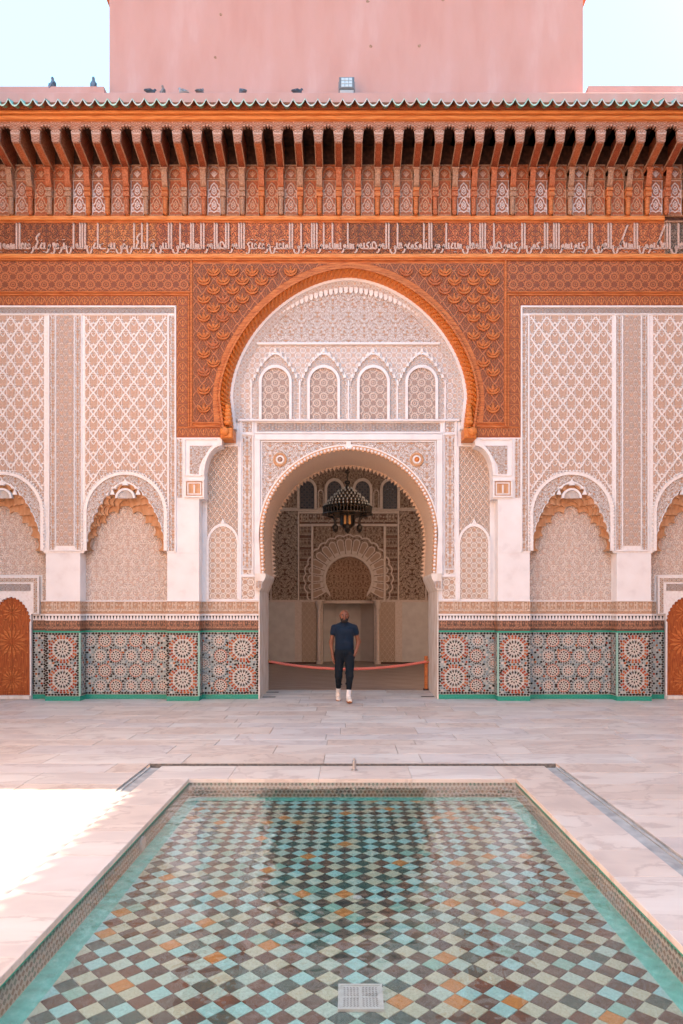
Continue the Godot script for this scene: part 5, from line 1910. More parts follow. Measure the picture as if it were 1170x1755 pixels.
# ---------------------------------------------------------------- eaves
func eaves() -> void:
	var ev := node("carved_eaves", house)
	# dark space between the beams
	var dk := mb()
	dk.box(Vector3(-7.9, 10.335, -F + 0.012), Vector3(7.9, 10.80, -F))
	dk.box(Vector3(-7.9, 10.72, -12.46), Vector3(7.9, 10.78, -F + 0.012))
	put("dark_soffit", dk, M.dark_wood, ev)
	var bn := 20
	# fascia with a small lobed arch over every gap
	var poly := PackedVector2Array()
	var yt := 10.70
	var yb := 10.335
	poly.append(Vector2(-(bn + 0.5) * SP, yt))
	poly.append(Vector2((bn + 0.5) * SP, yt))
	for i in range(bn, -bn - 1, -1):
		var cx := i * SP
		poly.append(Vector2(cx + SP / 2, yb))
		poly.append(Vector2(cx + 0.118, yb))
		for k in 6:
			var a0 := PI * k / 6.0
			for j in 4:
				var a := a0 + PI / 6.0 * (j + 0.5) / 4.0
				var rr := 0.62 + 0.62 * sin(PI * (j + 0.5) / 4.0)
				poly.append(Vector2(cx + 0.112 * cos(a) * rr, yb + 0.19 + 0.10 * sin(a) * rr))
		poly.append(Vector2(cx - 0.118, yb))
	poly.append(Vector2(-(bn + 0.5) * SP, yb))
	var fa := mb(Vector2(SP, 0.2), Vector2(SP / 2, 10.70))
	fa.plate(poly, -12.5, -12.56)
	put("scalloped_fascia", fa, M.fascia, ev)
	var edge := mb()
	for i in range(-bn, bn + 2):
		var cx := (i - 0.5) * SP
		edge.box(Vector3(cx - 0.066, 10.465, -12.49), Vector3(cx + 0.066, 10.49, -12.501))
	put("fascia_fillet", edge, M.letter, ev)
	var mo := mb()
	mo.bevel_box(Vector3(-7.9, 10.70, -12.42), Vector3(7.9, 10.765, -12.56), 0.015)
	mo.bevel_box(Vector3(-7.9, 10.775, -12.38), Vector3(7.9, 10.825, -12.56), 0.012)
	put("eaves_moulding", mo, M.bright_wood, ev)
	var bd := mb(Vector2(0.16, 0.16))
	bd.box(Vector3(-7.9, 10.83, -12.34), Vector3(7.9, 10.935, -12.56))
	put("carved_band", bd, M.eave_band, ev)
	# shared meshes of a corbel, drawn with x as depth and turned
	var beam := mb(Vector2(0.14, 0.14))
	beam.plate(PackedVector2Array([Vector2(12.56, 10.34), Vector2(12.9, 10.25), Vector2(13.19, 10.19), Vector2(13.19, 10.72), Vector2(12.56, 10.72)]), 0.066, -0.066)
	var beam_m := beam.mesh()
	var trim := mb()
	for k in [-1, 1]:
		trim.plate(PackedVector2Array([Vector2(12.56, 10.325), Vector2(12.9, 10.235), Vector2(13.19, 10.175), Vector2(13.19, 10.2), Vector2(12.9, 10.262), Vector2(12.56, 10.352)]), 0.072 * k, 0.055 * k)
	var trim_m := trim.mesh()
	var con := mb()
	var prof := PackedVector2Array([Vector2(13.19, 10.14), Vector2(12.98, 10.14), Vector2(12.985, 10.09)])
	for i in 9:
		var a := PI / 2 * i / 8
		prof.append(Vector2(13.10 - 0.10 * cos(a), 10.06 - 0.2 * sin(a)))
	prof.append(Vector2(13.06, 9.83))
	prof.append(Vector2(13.19, 9.83))
	con.plate(prof, 0.052, -0.052)
	con.box(Vector3(12.965, 10.14, -0.07), Vector3(13.19, 10.172, 0.07))
	var con_m := con.mesh()
	var shaft := mb()
	shaft.lathe(PackedVector2Array([Vector2(0.0, 9.335), Vector2(0.03, 9.345), Vector2(0.048, 9.385), Vector2(0.046, 9.42), Vector2(0.036, 9.435), Vector2(0.044, 9.45), Vector2(0.044, 9.62), Vector2(0.052, 9.635), Vector2(0.052, 9.66), Vector2(0.04, 9.67)]), Vector3(0, 0, -13.1), 12)
	shaft.box(Vector3(-0.058, 9.67, -13.04), Vector3(0.058, 9.74, -13.19))
	shaft.box(Vector3(-0.05, 9.74, -13.05), Vector3(0.05, 9.77, -13.19))
	shaft.box(Vector3(-0.058, 9.77, -13.03), Vector3(0.058, 9.828, -13.19))
	var shaft_m := shaft.mesh()
	var nm := mb(Vector2(0.262, 0.99), Vector2(-0.131, 10.33))
	nm.box(Vector3(-0.131, 9.34, -13.15), Vector3(0.131, 10.33, -13.2))
	var niche_m := nm.mesh()
	var arc := mb()
	var ao := []
	var ai := []
	for i in 17:
		var a := PI * i / 16
		ao.append(Vector2(-0.13 * cos(a), 10.07 + 0.2 * pow(sin(a), 0.8)))
		ai.append(Vector2(-0.105 * cos(a), 10.07 + 0.17 * pow(sin(a), 0.8)))
	arc.ring(PackedVector2Array(ao), PackedVector2Array(ai), -13.125, -13.15)
	arc.box(Vector3(-0.131, 10.035, -13.12), Vector3(0.131, 10.055, -13.15))
	arc.box(Vector3(-0.131, 10.30, -13.13), Vector3(0.131, 10.325, -13.15))
	arc.box(Vector3(-0.131, 9.345, -13.13), Vector3(0.131, 9.36, -13.15))
	var arc_m := arc.mesh()
	for i in range(-bn, bn + 1):
		var cx := i * SP
		var worn := cx > 6.1
		var np := node("niche", house, Vector3(cx, 0, 0))
		put("niche_panel", niche_m, [M.wd_niche, M.wd_niche, M.wd_niche_pale, M.wd_niche_dull, M.wd_niche, M.wd_niche_dull][rng.randi() % 6], np)
		put("niche_arch", arc_m, M.old_wood if rng.randf() < 0.7 or worn else M.beam_wood, np)
		var co := node("corbel", house, Vector3(cx + SP / 2, 0, 0))
		var b := put("beam", beam_m, M.beam_face if rng.randf() < 0.75 else M.beam_wood, co)
		b.rotation.y = PI / 2
		var t := put("beam_trim", trim_m, M.old_wood, co)
		t.rotation.y = PI / 2
		var c := put("console", con_m, M.old_wood if rng.randf() < 0.5 or worn else M.beam_wood, co)
		c.rotation.y = PI / 2
		put("colonnette", shaft_m, [M.beam_wood, M.wood, M.old_wood][rng.randi() % 3] if not worn else M.old_wood, co)

# ---------------------------------------------------------------- roofs, tower, wings
func tile_shape() -> ArrayMesh:
	# a channel of glazed clay, open upwards, with one edge lapping over the next
	var m := mb()
	var w := 0.2215
	var n := 14
	var z0 := -12.22
	var z1 := -13.3
	var rise := 0.42
	var top := []
	var low := []
	for i in n + 1:
		var t := float(i) / n
		var x := (t - 0.5) * w
		var y := 0.13 * pow(absf(2 * t - 1), 2.2) - 0.055
		if absf(2 * t - 1) > 0.86:
			y -= 0.018 * (absf(2 * t - 1) - 0.86) / 0.14
		top.append(Vector2(x, y + 0.014))
		low.append(Vector2(x, y - 0.014))
	for i in n:
		var a := Vector3(top[i].x, top[i].y, z0)
		var b := Vector3(top[i + 1].x, top[i + 1].y, z0)
		var c := Vector3(low[i].x, low[i].y, z0)
		var d := Vector3(low[i + 1].x, low[i + 1].y, z0)
		var o := Vector3(0, rise * (z0 - z1) * 1.0, z1 - z0)
		m.col = Color(0.60, 0.62, 0.55) if i % 5 else Color(0.42, 0.50, 0.42)
		m.quad(c, d, b, a)
		m.col = Color(0.09, 0.33, 0.26)
		m.quad(a, b, b + o, a + o)
		m.col = Color(0.13, 0.29, 0.22) if absf(i - n * 0.5 + 0.5) < 3.2 else Color(0.30, 0.13, 0.07)
		m.quad(d, c, c + o, d + o)
	return m.mesh()

func roofs() -> void:
	var ro := node("roof_edge", house)
	var shapes := [tile_shape()]
	var mats := []
	for c in [Color(1, 1, 1), Color(0.8, 1.05, 0.95), Color(1.1, 0.85, 0.75)]:
		var m: StandardMaterial3D = M.tinted.duplicate()
		m.albedo_color = (c * 0.9).linear_to_srgb()
		m.roughness = 0.35
		mats.append(m)
	for i in range(-34, 35):
		var o := put("roof_tile", shapes[0], mats[[0, 0, 0, 1, 1, 2][rng.randi() % 6]], ro, Vector3(i * 0.2215, 10.845 + rng.randf_range(-0.006, 0.006), rng.randf_range(-0.012, 0.012)))
		o.rotation.z = rng.randf_range(-0.03, 0.03)
	var pw := thing("parapet", "low pink plastered parapet running along above the green tiled eaves", "wall")
	var m := mb()
	m.bevel_box(Vector3(-9, 10.9, -13.35), Vector3(9, yy(158, 13.35), -14.6), 0.015)
	put("ledge", m, M.pink, pw)
	var m2 := mb()
	m2.box(Vector3(-9, 11.8, -13.6), Vector3(xx(187, 13.9), yy(148, 13.6), -14.6))
	m2.box(Vector3(xx(999, 13.9), 11.8, -13.6), Vector3(9, yy(147, 13.6), -14.6))
	put("flank", m2, M.pink, pw)
	var tw := thing("tower_block", "tall pink plastered block rising behind the parapet, higher than the picture", "building")
	var t := mb()
	t.box(Vector3(xx(187, 13.9), 11.5, -13.9), Vector3(xx(999, 13.9), yy(-62, 13.9), -21))
	put("wall", t, M.pink, tw)
	var hg := RandomNumberGenerator.new()
	hg.seed = 4
	for j in 2:
		for i in [1, 4, 6]:
			var c := Vector2(lerpf(xx(200, 13.9), xx(985, 13.9), (i + 0.5) / 9.0) + hg.randf_range(-0.7, 0.7), yy([14.0, 98.0][j], 13.9) + hg.randf_range(-0.3, 0.3))
			var ph := mb()
			var q := PackedVector2Array()
			for k in 7:
				q.append(c + Vector2(cos(TAU * k / 7), sin(TAU * k / 7)) * hg.randf_range(0.022, 0.04))
			ph.plate(q, -13.9 + 0.004, -13.9)
			put("putlog_hole", ph, M.old_wood, tw)
	var e := mb()
	var x0 := xx(187, 13.9)
	var x1 := xx(999, 13.9)
	for k in 3:
		e.box(Vector3(x0 - 0.05 - 0.035 * k, yy(-30 - 10 * k, 13.9), -13.9 + 0.05 + 0.03 * k), Vector3(x1 + 0.05 + 0.035 * k, yy(-40 - 10 * k, 13.9), -21.1))
	e.box(Vector3(x0 - 0.35, yy(-62, 13.9), -13.6), Vector3(x1 + 0.35, yy(-80, 13.9), -21.4))
	put("cornice", e, M.beam_wood, tw)
	# the three other sides of the court, outside the picture
	var wings := [["left side", Vector3(-8.2, 0, 12), Vector3(-7.75, 11.3, -13.4)], ["right side", Vector3(7.75, 0, 12), Vector3(8.2, 11.3, -13.4)], ["side behind the viewer", Vector3(-8.2, 0, 12.4), Vector3(8.2, 11.3, 12)]]
	for w in wings:
		var wing := thing("court_wing", "plain pale plastered wing on the %s of the court" % w[0], "wall")
		var b := mb()
		b.box(w[1], w[2])
		put("wall", b, M.wing, wing)
		if w[0] == "right side" or w[0] == "left side":
			var s := 1.0 if w[0] == "right side" else -1.0
			var ew := mb()
			ew.box(Vector3(6.98 * s, 10.62, 12), Vector3(7.8 * s, 10.8, -12.2))
			for i in 110:
				ew.box(Vector3(6.88 * s, 10.68, -12.1 + i * 0.22), Vector3(7.6 * s, 10.8, -12.1 + i * 0.22 + 0.12))
			put("eave", ew, M.wood, wing)

# ---------------------------------------------------------------- hall behind the doorway
func hall() -> void:
	var h := thing("prayer_hall", "dim vaulted hall behind the doorway with carved walls, four dark windows and a horseshoe niche", "room")
	var zf := -15.0
	var fl := mb()
	fl.box(Vector3(-5.2, -0.2, zf - 0.02), Vector3(5.2, 0.002, -B))
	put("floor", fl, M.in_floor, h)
	# back wall with the niche cut out of it
	var hole := [[558.0, 1138.0], [558, 1030], [566, 1021]]
	hole = [[553, 1138], [553, 1031], [566, 1021]]
	for i in 33:
		var a := PI * (1.19 - 1.38 * i / 32.0)
		hole.append([597 + 39.0 * cos(a), 993 - 39.0 * sin(a)])
	hole.append_array([[628, 1021], [641, 1031], [641, 1138]])
	var poly := [[300, 1137.9], [300, 740], [894, 740], [894, 1137.9]]
	hole.reverse()
	for p in hole:
		poly.append([p[0], minf(p[1], 1137.9)])
	var wl := mb()
	wl.plate(pts(poly, B), -B, -B - 0.3)
	put("back_wall", wl, M.in_trim, h)
	var rest := mb()
	for s in [1.0, -1.0]:
		rest.box(Vector3(5.2 * s, -0.2, zf), Vector3(5.5 * s, 4.6, -B - 0.3))
		rest.box(Vector3(5.2 * s, 6.2, zf), Vector3(5.5 * s, 8.2, -B - 0.3))
		if s > 0:
			rest.box(Vector3(5.2 * s, 4.6, zf), Vector3(5.5 * s, 6.2, -B - 0.3))
			continue
		for k in 5:
			rest.box(Vector3(5.2 * s, 4.6, zf - 1.5 * k), Vector3(5.5 * s, 6.2, zf - 1.5 * k - 0.5))
		rest.box(Vector3(5.2 * s, 4.6, zf - 7.1), Vector3(5.5 * s, 6.2, -B - 0.3))
	put("side_wall", rest, M.in_plain, h)
	var ce := mb()
	ce.box(Vector3(-5.5, 7.55, zf), Vector3(5.5, 7.8, -B - 0.3))
	put("ceiling", ce, M.in_ceiling, h)
	# inside of the niche
	var ni := mb()
	var z0 := -B - 0.28
	var z1 := -B - 1.3
	for q in [[-0.85, z0, -0.85, z1 + 0.35], [-0.85, z1 + 0.35, -0.42, z1], [-0.42, z1, 0.42, z1], [0.42, z1, 0.85, z1 + 0.35], [0.85, z1 + 0.35, 0.85, z0]]:
		ni.quad(Vector3(q[0], 0, q[1]), Vector3(q[2], 0, q[3]), Vector3(q[2], 2.05, q[3]), Vector3(q[0], 2.05, q[1]))
	put("niche_wall", ni, M.in_plain, h)
	var nu := mb(Vector2(0.5, 0.5))
	for q in [[-0.95, z0, -0.95, z1 + 0.35], [-0.95, z1 + 0.35, -0.42, z1], [-0.42, z1, 0.42, z1], [0.42, z1, 0.95, z1 + 0.35], [0.95, z1 + 0.35, 0.95, z0]]:
		nu.quad(Vector3(q[0], 2.05, q[1]), Vector3(q[2], 2.05, q[3]), Vector3(q[2], 3.6, q[3]), Vector3(q[0], 3.6, q[1]))
	nu.quad(Vector3(-0.95, 3.6, z0), Vector3(0.95, 3.6, z0), Vector3(0.95, 3.6, z1), Vector3(-0.95, 3.6, z1))
	put("niche_carving", nu, M.in_scroll2, h)
	var nb := mb()
	nb.box(Vector3(-0.85, 1.98, z0), Vector3(0.85, 2.08, z1))
	put("niche_cornice", nb, M.in_trim, h)
	var nf := mb()
	nf.box(Vector3(-1.0, -0.2, -B + 0.01), Vector3(1.0, 0.0, z1 - 0.1))
	put("niche_floor", nf, M.in_floor, h)
	var sk := mb()
	for s in [1.0, -1.0]:
		sk.box(Vector3(0.86 * s, 0, -B + 0.03), Vector3(5.2 * s, 0.06, -B))
	put("skirting", sk, M.dark_wood, h)
	# fan of carved wedges round the niche
	var n := 19
	for i in n:
		var a0 := PI * (1.17 - 1.34 * i / n)
		var a1 := PI * (1.17 - 1.34 * (i + 1) / n)
		var c := Vector2(0, yy(993, B))
		var am := (a0 + a1) / 2
		var r0 := 44.0 * B / FL
		var r1 := 64.0 * B / FL
		var out := PackedVector2Array()
		for k in 9:
			var t := PI * k / 8.0
			var dd := Vector2(cos(am), sin(am))
			var tt := Vector2(-dd.y, dd.x)
			var hw := r1 * absf(a1 - a0) * 0.44
			out.append(c + dd * (r1 + hw * sin(t)) + tt * hw * cos(t))
		out.append(c + Vector2(cos(a1), sin(a1)).lerp(Vector2(cos(am), sin(am)), 0.12) * r0)
		out.append(c + Vector2(cos(a0), sin(a0)).lerp(Vector2(cos(am), sin(am)), 0.12) * r0)
		var wm := mb(Vector2(0.3, 0.3))
		wm.plate(out, -B + 0.045, -B)
		var wo := put("fan_wedge", wm, M.in_trim, h)
		var inn := PackedVector2Array()
		var mid := Vector2.ZERO
		for q in out:
			mid += q / out.size()
		for q in out:
			inn.append(mid + (q - mid) * 0.72)
		var im := mb()
		im.plate(inn, -B + 0.049, -B + 0.045)
		put("wedge_inlay", im, M.in_fan, wo)
	var rg := mb()
	var ro := PackedVector2Array()
	var ri := PackedVector2Array()
	for i in 41:
		var a := PI * (1.19 - 1.38 * i / 40.0)
		ro.append(Vector2(cos(a), sin(a)) * 43.5 * B / FL + Vector2(0, yy(993, B)))
		ri.append(Vector2(cos(a), sin(a)) * 39.5 * B / FL + Vector2(0, yy(993, B)))
	rg.ring(ro, ri, -B + 0.06, -B)
	var so := PackedVector2Array()
	var si := PackedVector2Array()
	for i in n * 6 + 1:
		var a := PI * (1.17 - 1.34 * i / (n * 6.0))
		var r := 72.0 + 3.5 * absf(sin(PI * i / 6.0))
		so.append(Vector2(cos(a), sin(a)) * (r + 2.5) * B / FL + Vector2(0, yy(993, B)))
		si.append(Vector2(cos(a), sin(a)) * r * B / FL + Vector2(0, yy(993, B)))
	rg.ring(so, si, -B + 0.04, -B)
	put("niche_ring", rg, M.in_trim, h)
	var fr := mb()
	frame(fr, 533, 899, 661, 1250, 3.0, B, 0.07)
	fr = mb()
	for s in [1.0, -1.0]:
		for e in [[533, 902, 537, 1030], [510, 882, 513, 1030], [463, 872, 466, 1030]]:
			rect(fr, e[0], e[1], e[2], e[3], B, 0.07, s, 0.0, 0.01)
	rect(fr, 533, 898, 661, 902, B, 0.07, 1.0, 0.0, 0.01)
	rect(fr, 463, 873, 731, 876, B, 0.08, 1.0, 0.0, 0.01)
	rect(fr, 300, 1028, 553, 1031, B, 0.04)
	rect(fr, 641, 1028, 894, 1031, B, 0.04)
	put("trim", fr, M.in_trim, h)
	# carved fields
	var gp := PackedVector2Array()
	for p in box4(537, 902, 657, 1028):
		gp.append(Vector2(p[0], p[1]))
	var gh := PackedVector2Array()
	for i in 33:
		var a := PI * (1.25 - 1.5 * i / 32.0)
		gh.append(Vector2(597 + 43 * cos(a), 993 - 43 * sin(a)))
	gh.append(Vector2(625, 1100))
	gh.append(Vector2(569, 1100))
	for q in Geometry2D.clip_polygons(gp, gh):
		var list := []
		for p in q:
			list.append([p.x, p.y])
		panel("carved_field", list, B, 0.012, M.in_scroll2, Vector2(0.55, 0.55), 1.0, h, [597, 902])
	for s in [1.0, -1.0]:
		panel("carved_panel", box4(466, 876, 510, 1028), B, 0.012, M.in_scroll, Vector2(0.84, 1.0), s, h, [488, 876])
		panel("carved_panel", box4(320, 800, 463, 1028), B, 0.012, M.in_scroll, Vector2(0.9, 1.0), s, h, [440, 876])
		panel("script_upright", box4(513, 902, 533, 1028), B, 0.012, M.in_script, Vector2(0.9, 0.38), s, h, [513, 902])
		panel("lozenge_panel", box4(517, 1032, 545, 1136), B, 0.015, M.in_scale, Vector2(0.17, 0.24), s, h, [517, 1032])
		panel("plain_dado", box4(320, 1032, 505, 1136), B, 0.012, M.in_plain, Vector2(1, 1), s, h)
		var col := mb()
		var c: float = xx(547, B) * s
		col.lathe(PackedVector2Array([Vector2(0.1, 0), Vector2(0.1, 0.1), Vector2(0.075, 0.14), Vector2(0.07, 1.7), Vector2(0.075, 1.74), Vector2(0.07, 1.78), Vector2(0.12, 1.95), Vector2(0.12, 2.06), Vector2(0.0, 2.06)]), Vector3(c, 0, -B + 0.06), 14)
		put("column", col, M.in_trim, h)
	panel("script_lintel", box4(513, 880, 681, 898), B, 0.012, M.in_script, Vector2(1.8, 0.36), 1.0, h, [513, 880])
	panel("upper_carving", box4(300, 745, 894, 870), B, 0.006, M.in_scroll2, Vector2(0.5, 0.5), 1.0, h, [597, 745])
	for c in [526.0, 573.0, 621.0, 668.0]:
		var w := node("hall_window", h)
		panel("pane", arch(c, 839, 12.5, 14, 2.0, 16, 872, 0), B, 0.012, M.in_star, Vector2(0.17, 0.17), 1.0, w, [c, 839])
		var f := mb()
		f.ring(pts(arch(c, 839, 12.5, 14, 2.0, 20, 872, 0), B), pts(arch(c, 839, 17, 19, 2.0, 20, 872, 0), B), -B + 0.07, -B)
		put("frame", f, M.in_trim, w)
	for x in [549.5, 597.0, 644.5]:
		var f := mb()
		rect(f, x - 5, 846, x - 3.5, 872, B, 0.06)
		rect(f, x + 3.5, 846, x + 5, 872, B, 0.06)
		f.ring(pts(arch(x, 846, 3.5, 5, 2.0, 10), B), pts(arch(x, 846, 5, 6.5, 2.0, 10), B), -B + 0.06, -B)
		put("pier_moulding", f, M.in_trim, h)
	chandelier()

func chandelier() -> void:
	var d := 18.5
	var k := FL / d
	var c := thing("chandelier", "large bronze tiered mosque chandelier with rows of small glass lamps hanging in the hall", "chandelier", Vector3(xx(595, d), 0, -d))
	var y := func(py: float) -> float: return yy(py, d)
	var rod := mb()
	rod.tube(PackedVector3Array([Vector3(0, 7.6, 0), Vector3(0, y.call(838.0), 0)]), 0.02, 8)
	rod.ball(Vector3(0, y.call(827.0), 0), Vector3(0.08, 0.06, 0.08), 12, 8)
	rod.ball(Vector3(0, y.call(809.0), 0), Vector3(0.07, 0.05, 0.07), 12, 8)
	put("rod", rod, M.bronze, c)
	var hub := mb()
	hub.lathe(PackedVector2Array([Vector2(0.02, y.call(826.0)), Vector2(0.06, y.call(838.0)), Vector2(0.03, y.call(840.0))]).duplicate(), Vector3.ZERO, 12)
	put("hub", hub, M.bronze, c)
	var tiers := [[0.14, 838.0, 9], [0.25, 843.0, 14], [0.35, 849.0, 20], [0.45, 855.0, 26], [0.54, 861.0, 32], [0.62, 867.0, 36]]
	for t in tiers:
		var r: float = t[0]
		var yt: float = y.call(t[1] + 3.0)
		var rg := mb()
		var ring_pts := PackedVector3Array()
		for i in 33:
			ring_pts.append(Vector3(cos(TAU * i / 32.0) * r, yt, sin(TAU * i / 32.0) * r))
		rg.tube(ring_pts, 0.014, 5, false)
		put("tier_ring", rg, M.bronze, c)
		var lm := mb()
		for i in t[2]:
			var a: float = TAU * i / t[2]
			var p := Vector3(cos(a) * r, yt, sin(a) * r)
			lm.col = Color(0.05, 0.035, 0.025)
			lm.lathe(PackedVector2Array([Vector2(0.008, -0.05), Vector2(0.022, -0.01), Vector2(0.026, 0.03)]), p, 6)
			lm.col = Color(0.42, 0.38, 0.33)
			lm.lathe(PackedVector2Array([Vector2(0.017, 0.02), Vector2(0.021, 0.06), Vector2(0.02, 0.085), Vector2(0.0, 0.085)]), p, 6)
		put("lamp_cups", lm, M.tinted, c)
	var dome := mb()
	dome.lathe(PackedVector2Array([Vector2(0.56, y.call(872.0)), Vector2(0.42, y.call(860.0)), Vector2(0.24, y.call(848.0)), Vector2(0.06, y.call(839.0))]), Vector3.ZERO, 24)
	put("dome", dome, M.brass, c)
	var drum := mb()
	var y0: float = y.call(882.0)
	var y1: float = y.call(869.0)
	for i in 44:
		var a := TAU * i / 44.0
		drum.tube(PackedVector3Array([Vector3(cos(a) * 0.64, y0, sin(a) * 0.64), Vector3(cos(a) * 0.65, y1, sin(a) * 0.65)]), 0.02, 5)
	drum.lathe(PackedVector2Array([Vector2(0.2, y0 - 0.005), Vector2(0.69, y0 - 0.005), Vector2(0.69, y0 + 0.02), Vector2(0.6, y0 + 0.03)]), Vector3.ZERO, 28)
	drum.lathe(PackedVector2Array([Vector2(0.66, y1 - 0.01), Vector2(0.68, y1), Vector2(0.66, y1 + 0.012)]), Vector3.ZERO, 28)
	put("drum", drum, M.bronze, c)
	var body := mb()
	body.lathe(PackedVector2Array([Vector2(0.0, y.call(908.0)), Vector2(0.12, y.call(905.0)), Vector2(0.2, y.call(900.0)), Vector2(0.2, y.call(883.0))]), Vector3.ZERO, 8)
	put("lower_body", body, M.bronze, c)
	var pn := mb()
	pn.box(Vector3(-0.09, y.call(900.0), 0.19), Vector3(0.09, y.call(885.0), 0.205))
	put("brass_panel", pn, M.brass, c)
	for i in 6:
		var a := TAU * (i + 0.5) / 6.0
		var ar := mb()
		var arm := PackedVector3Array()
		for q in [[0.6, 883.0], [0.48, 884.0], [0.4, 888.0], [0.37, 896.0], [0.38, 903.0]]:
			arm.append(Vector3(cos(a) * q[0], y.call(q[1]), sin(a) * q[0]))
		ar.tube(arm, 0.03, 6)
		ar.lathe(PackedVector2Array([Vector2(0.0, y.call(912.0)), Vector2(0.07, y.call(908.0)), Vector2(0.08, y.call(903.0)), Vector2(0.03, y.call(900.0))]), Vector3(cos(a) * 0.38, 0, sin(a) * 0.38), 8)
		put("arm", ar, M.bronze, c)

# ---------------------------------------------------------------- smooth bodies
# Each bone: [a, b, ra, rb, flat] where flat narrows it front to back; the distances are joined softly and meshed as surface nets.
func body(m: MB, bones: Array, cell: float, soft: float) -> void:
	var lo := Vector3(1e9, 1e9, 1e9)
	var hi := -lo
	for b in bones:
		for e in [[b[0], b[2]], [b[1], b[3]]]:
			var r: Vector3 = Vector3.ONE * (e[1] + cell * 3)
			lo = lo.min(e[0] - r)
			hi = hi.max(e[0] + r)
	var nx := int((hi.x - lo.x) / cell) + 2
	var ny := int((hi.y - lo.y) / cell) + 2
	var nz := int((hi.z - lo.z) / cell) + 2
	var f := PackedFloat32Array()
	f.resize(nx * ny * nz)
	f.fill(1.0)
	for b in bones:
		var a: Vector3 = b[0]
		var d: Vector3 = b[1] - b[0]
		var ra: float = b[2]
		var rb: float = b[3]
		var fl: float = b[4] if b.size() > 4 else 1.0
		var l2 := maxf(Vector3(d.x, d.y, d.z * fl).length_squared(), 1e-9)
		var pad := maxf(ra, rb) + cell * 2.5 + soft
		var l := ((a.min(b[1]) - Vector3.ONE * pad - lo) / cell).floor()
		var h := ((a.max(b[1]) + Vector3.ONE * pad - lo) / cell).ceil()
		for z in range(maxi(int(l.z), 0), mini(int(h.z), nz - 1) + 1):
			var pz := (lo.z + z * cell - a.z) * fl
			for y in range(maxi(int(l.y), 0), mini(int(h.y), ny - 1) + 1):
				var py := lo.y + y * cell - a.y
				var row := (z * ny + y) * nx
				for x in range(maxi(int(l.x), 0), mini(int(h.x), nx - 1) + 1):
					var px := lo.x + x * cell - a.x
					var t := clampf((px * d.x + py * d.y + pz * d.z * fl) / l2, 0.0, 1.0)
					var qx := px - d.x * t
					var qy := py - d.y * t
					var qz := pz - d.z * fl * t
					var v := sqrt(qx * qx + qy * qy + qz * qz) - (ra + (rb - ra) * t)
					var o := f[row + x]
					var k := maxf(soft - absf(o - v), 0.0) / soft
					f[row + x] = minf(o, v) - k * k * soft * 0.25
	var where := {}
	var verts := []
	var norms := []
	var sx := 1
	var sy := nx
	var sz := nx * ny
	for z in nz - 1:
		for y in ny - 1:
			for x in nx - 1:
				var i := z * sz + y * sy + x
				var c := [f[i], f[i + sx], f[i + sy], f[i + sx + sy], f[i + sz], f[i + sx + sz], f[i + sy + sz], f[i + sx + sy + sz]]
				var mask := 0
				for k in 8:
					if c[k] < 0:
						mask |= 1 << k
				if mask == 0 or mask == 255:
					continue
				var p := Vector3.ZERO
				var n := 0
				for e in [[0, 1], [2, 3], [4, 5], [6, 7], [0, 2], [1, 3], [4, 6], [5, 7], [0, 4], [1, 5], [2, 6], [3, 7]]:
					var u: float = c[e[0]]
					var w: float = c[e[1]]
					if (u < 0) != (w < 0):
						var t := u / (u - w)
						var pa := Vector3(e[0] & 1, (e[0] >> 1) & 1, e[0] >> 2)
						var pb := Vector3(e[1] & 1, (e[1] >> 1) & 1, e[1] >> 2)
						p += pa.lerp(pb, t)
						n += 1
				p /= n
				where[i] = verts.size()
				verts.append(lo + (Vector3(x, y, z) + p) * cell)
				norms.append(Vector3(c[1] + c[3] + c[5] + c[7] - c[0] - c[2] - c[4] - c[6], c[2] + c[3] + c[6] + c[7] - c[0] - c[1] - c[4] - c[5], c[4] + c[5] + c[6] + c[7] - c[0] - c[1] - c[2] - c[3]).normalized())
	for i in where:
		for ax in 3:
			var st: int = [sx, sy, sz][ax]
			var o1: int = [sy, sz, sx][ax]
			var o2: int = [sz, sx, sy][ax]
			if i + st >= f.size():
				continue
			var inside := f[i] < 0
			if inside == (f[i + st] < 0):
				continue
			if not (where.has(i - o1) and where.has(i - o2) and where.has(i - o1 - o2)):
				continue
			var q := [where[i], where[i - o1], where[i - o1 - o2], where[i - o2]]
			if not inside:
				q.reverse()
			m.squad(verts[q[0]], verts[q[1]], verts[q[2]], verts[q[3]], norms[q[0]], norms[q[1]], norms[q[2]], norms[q[3]])

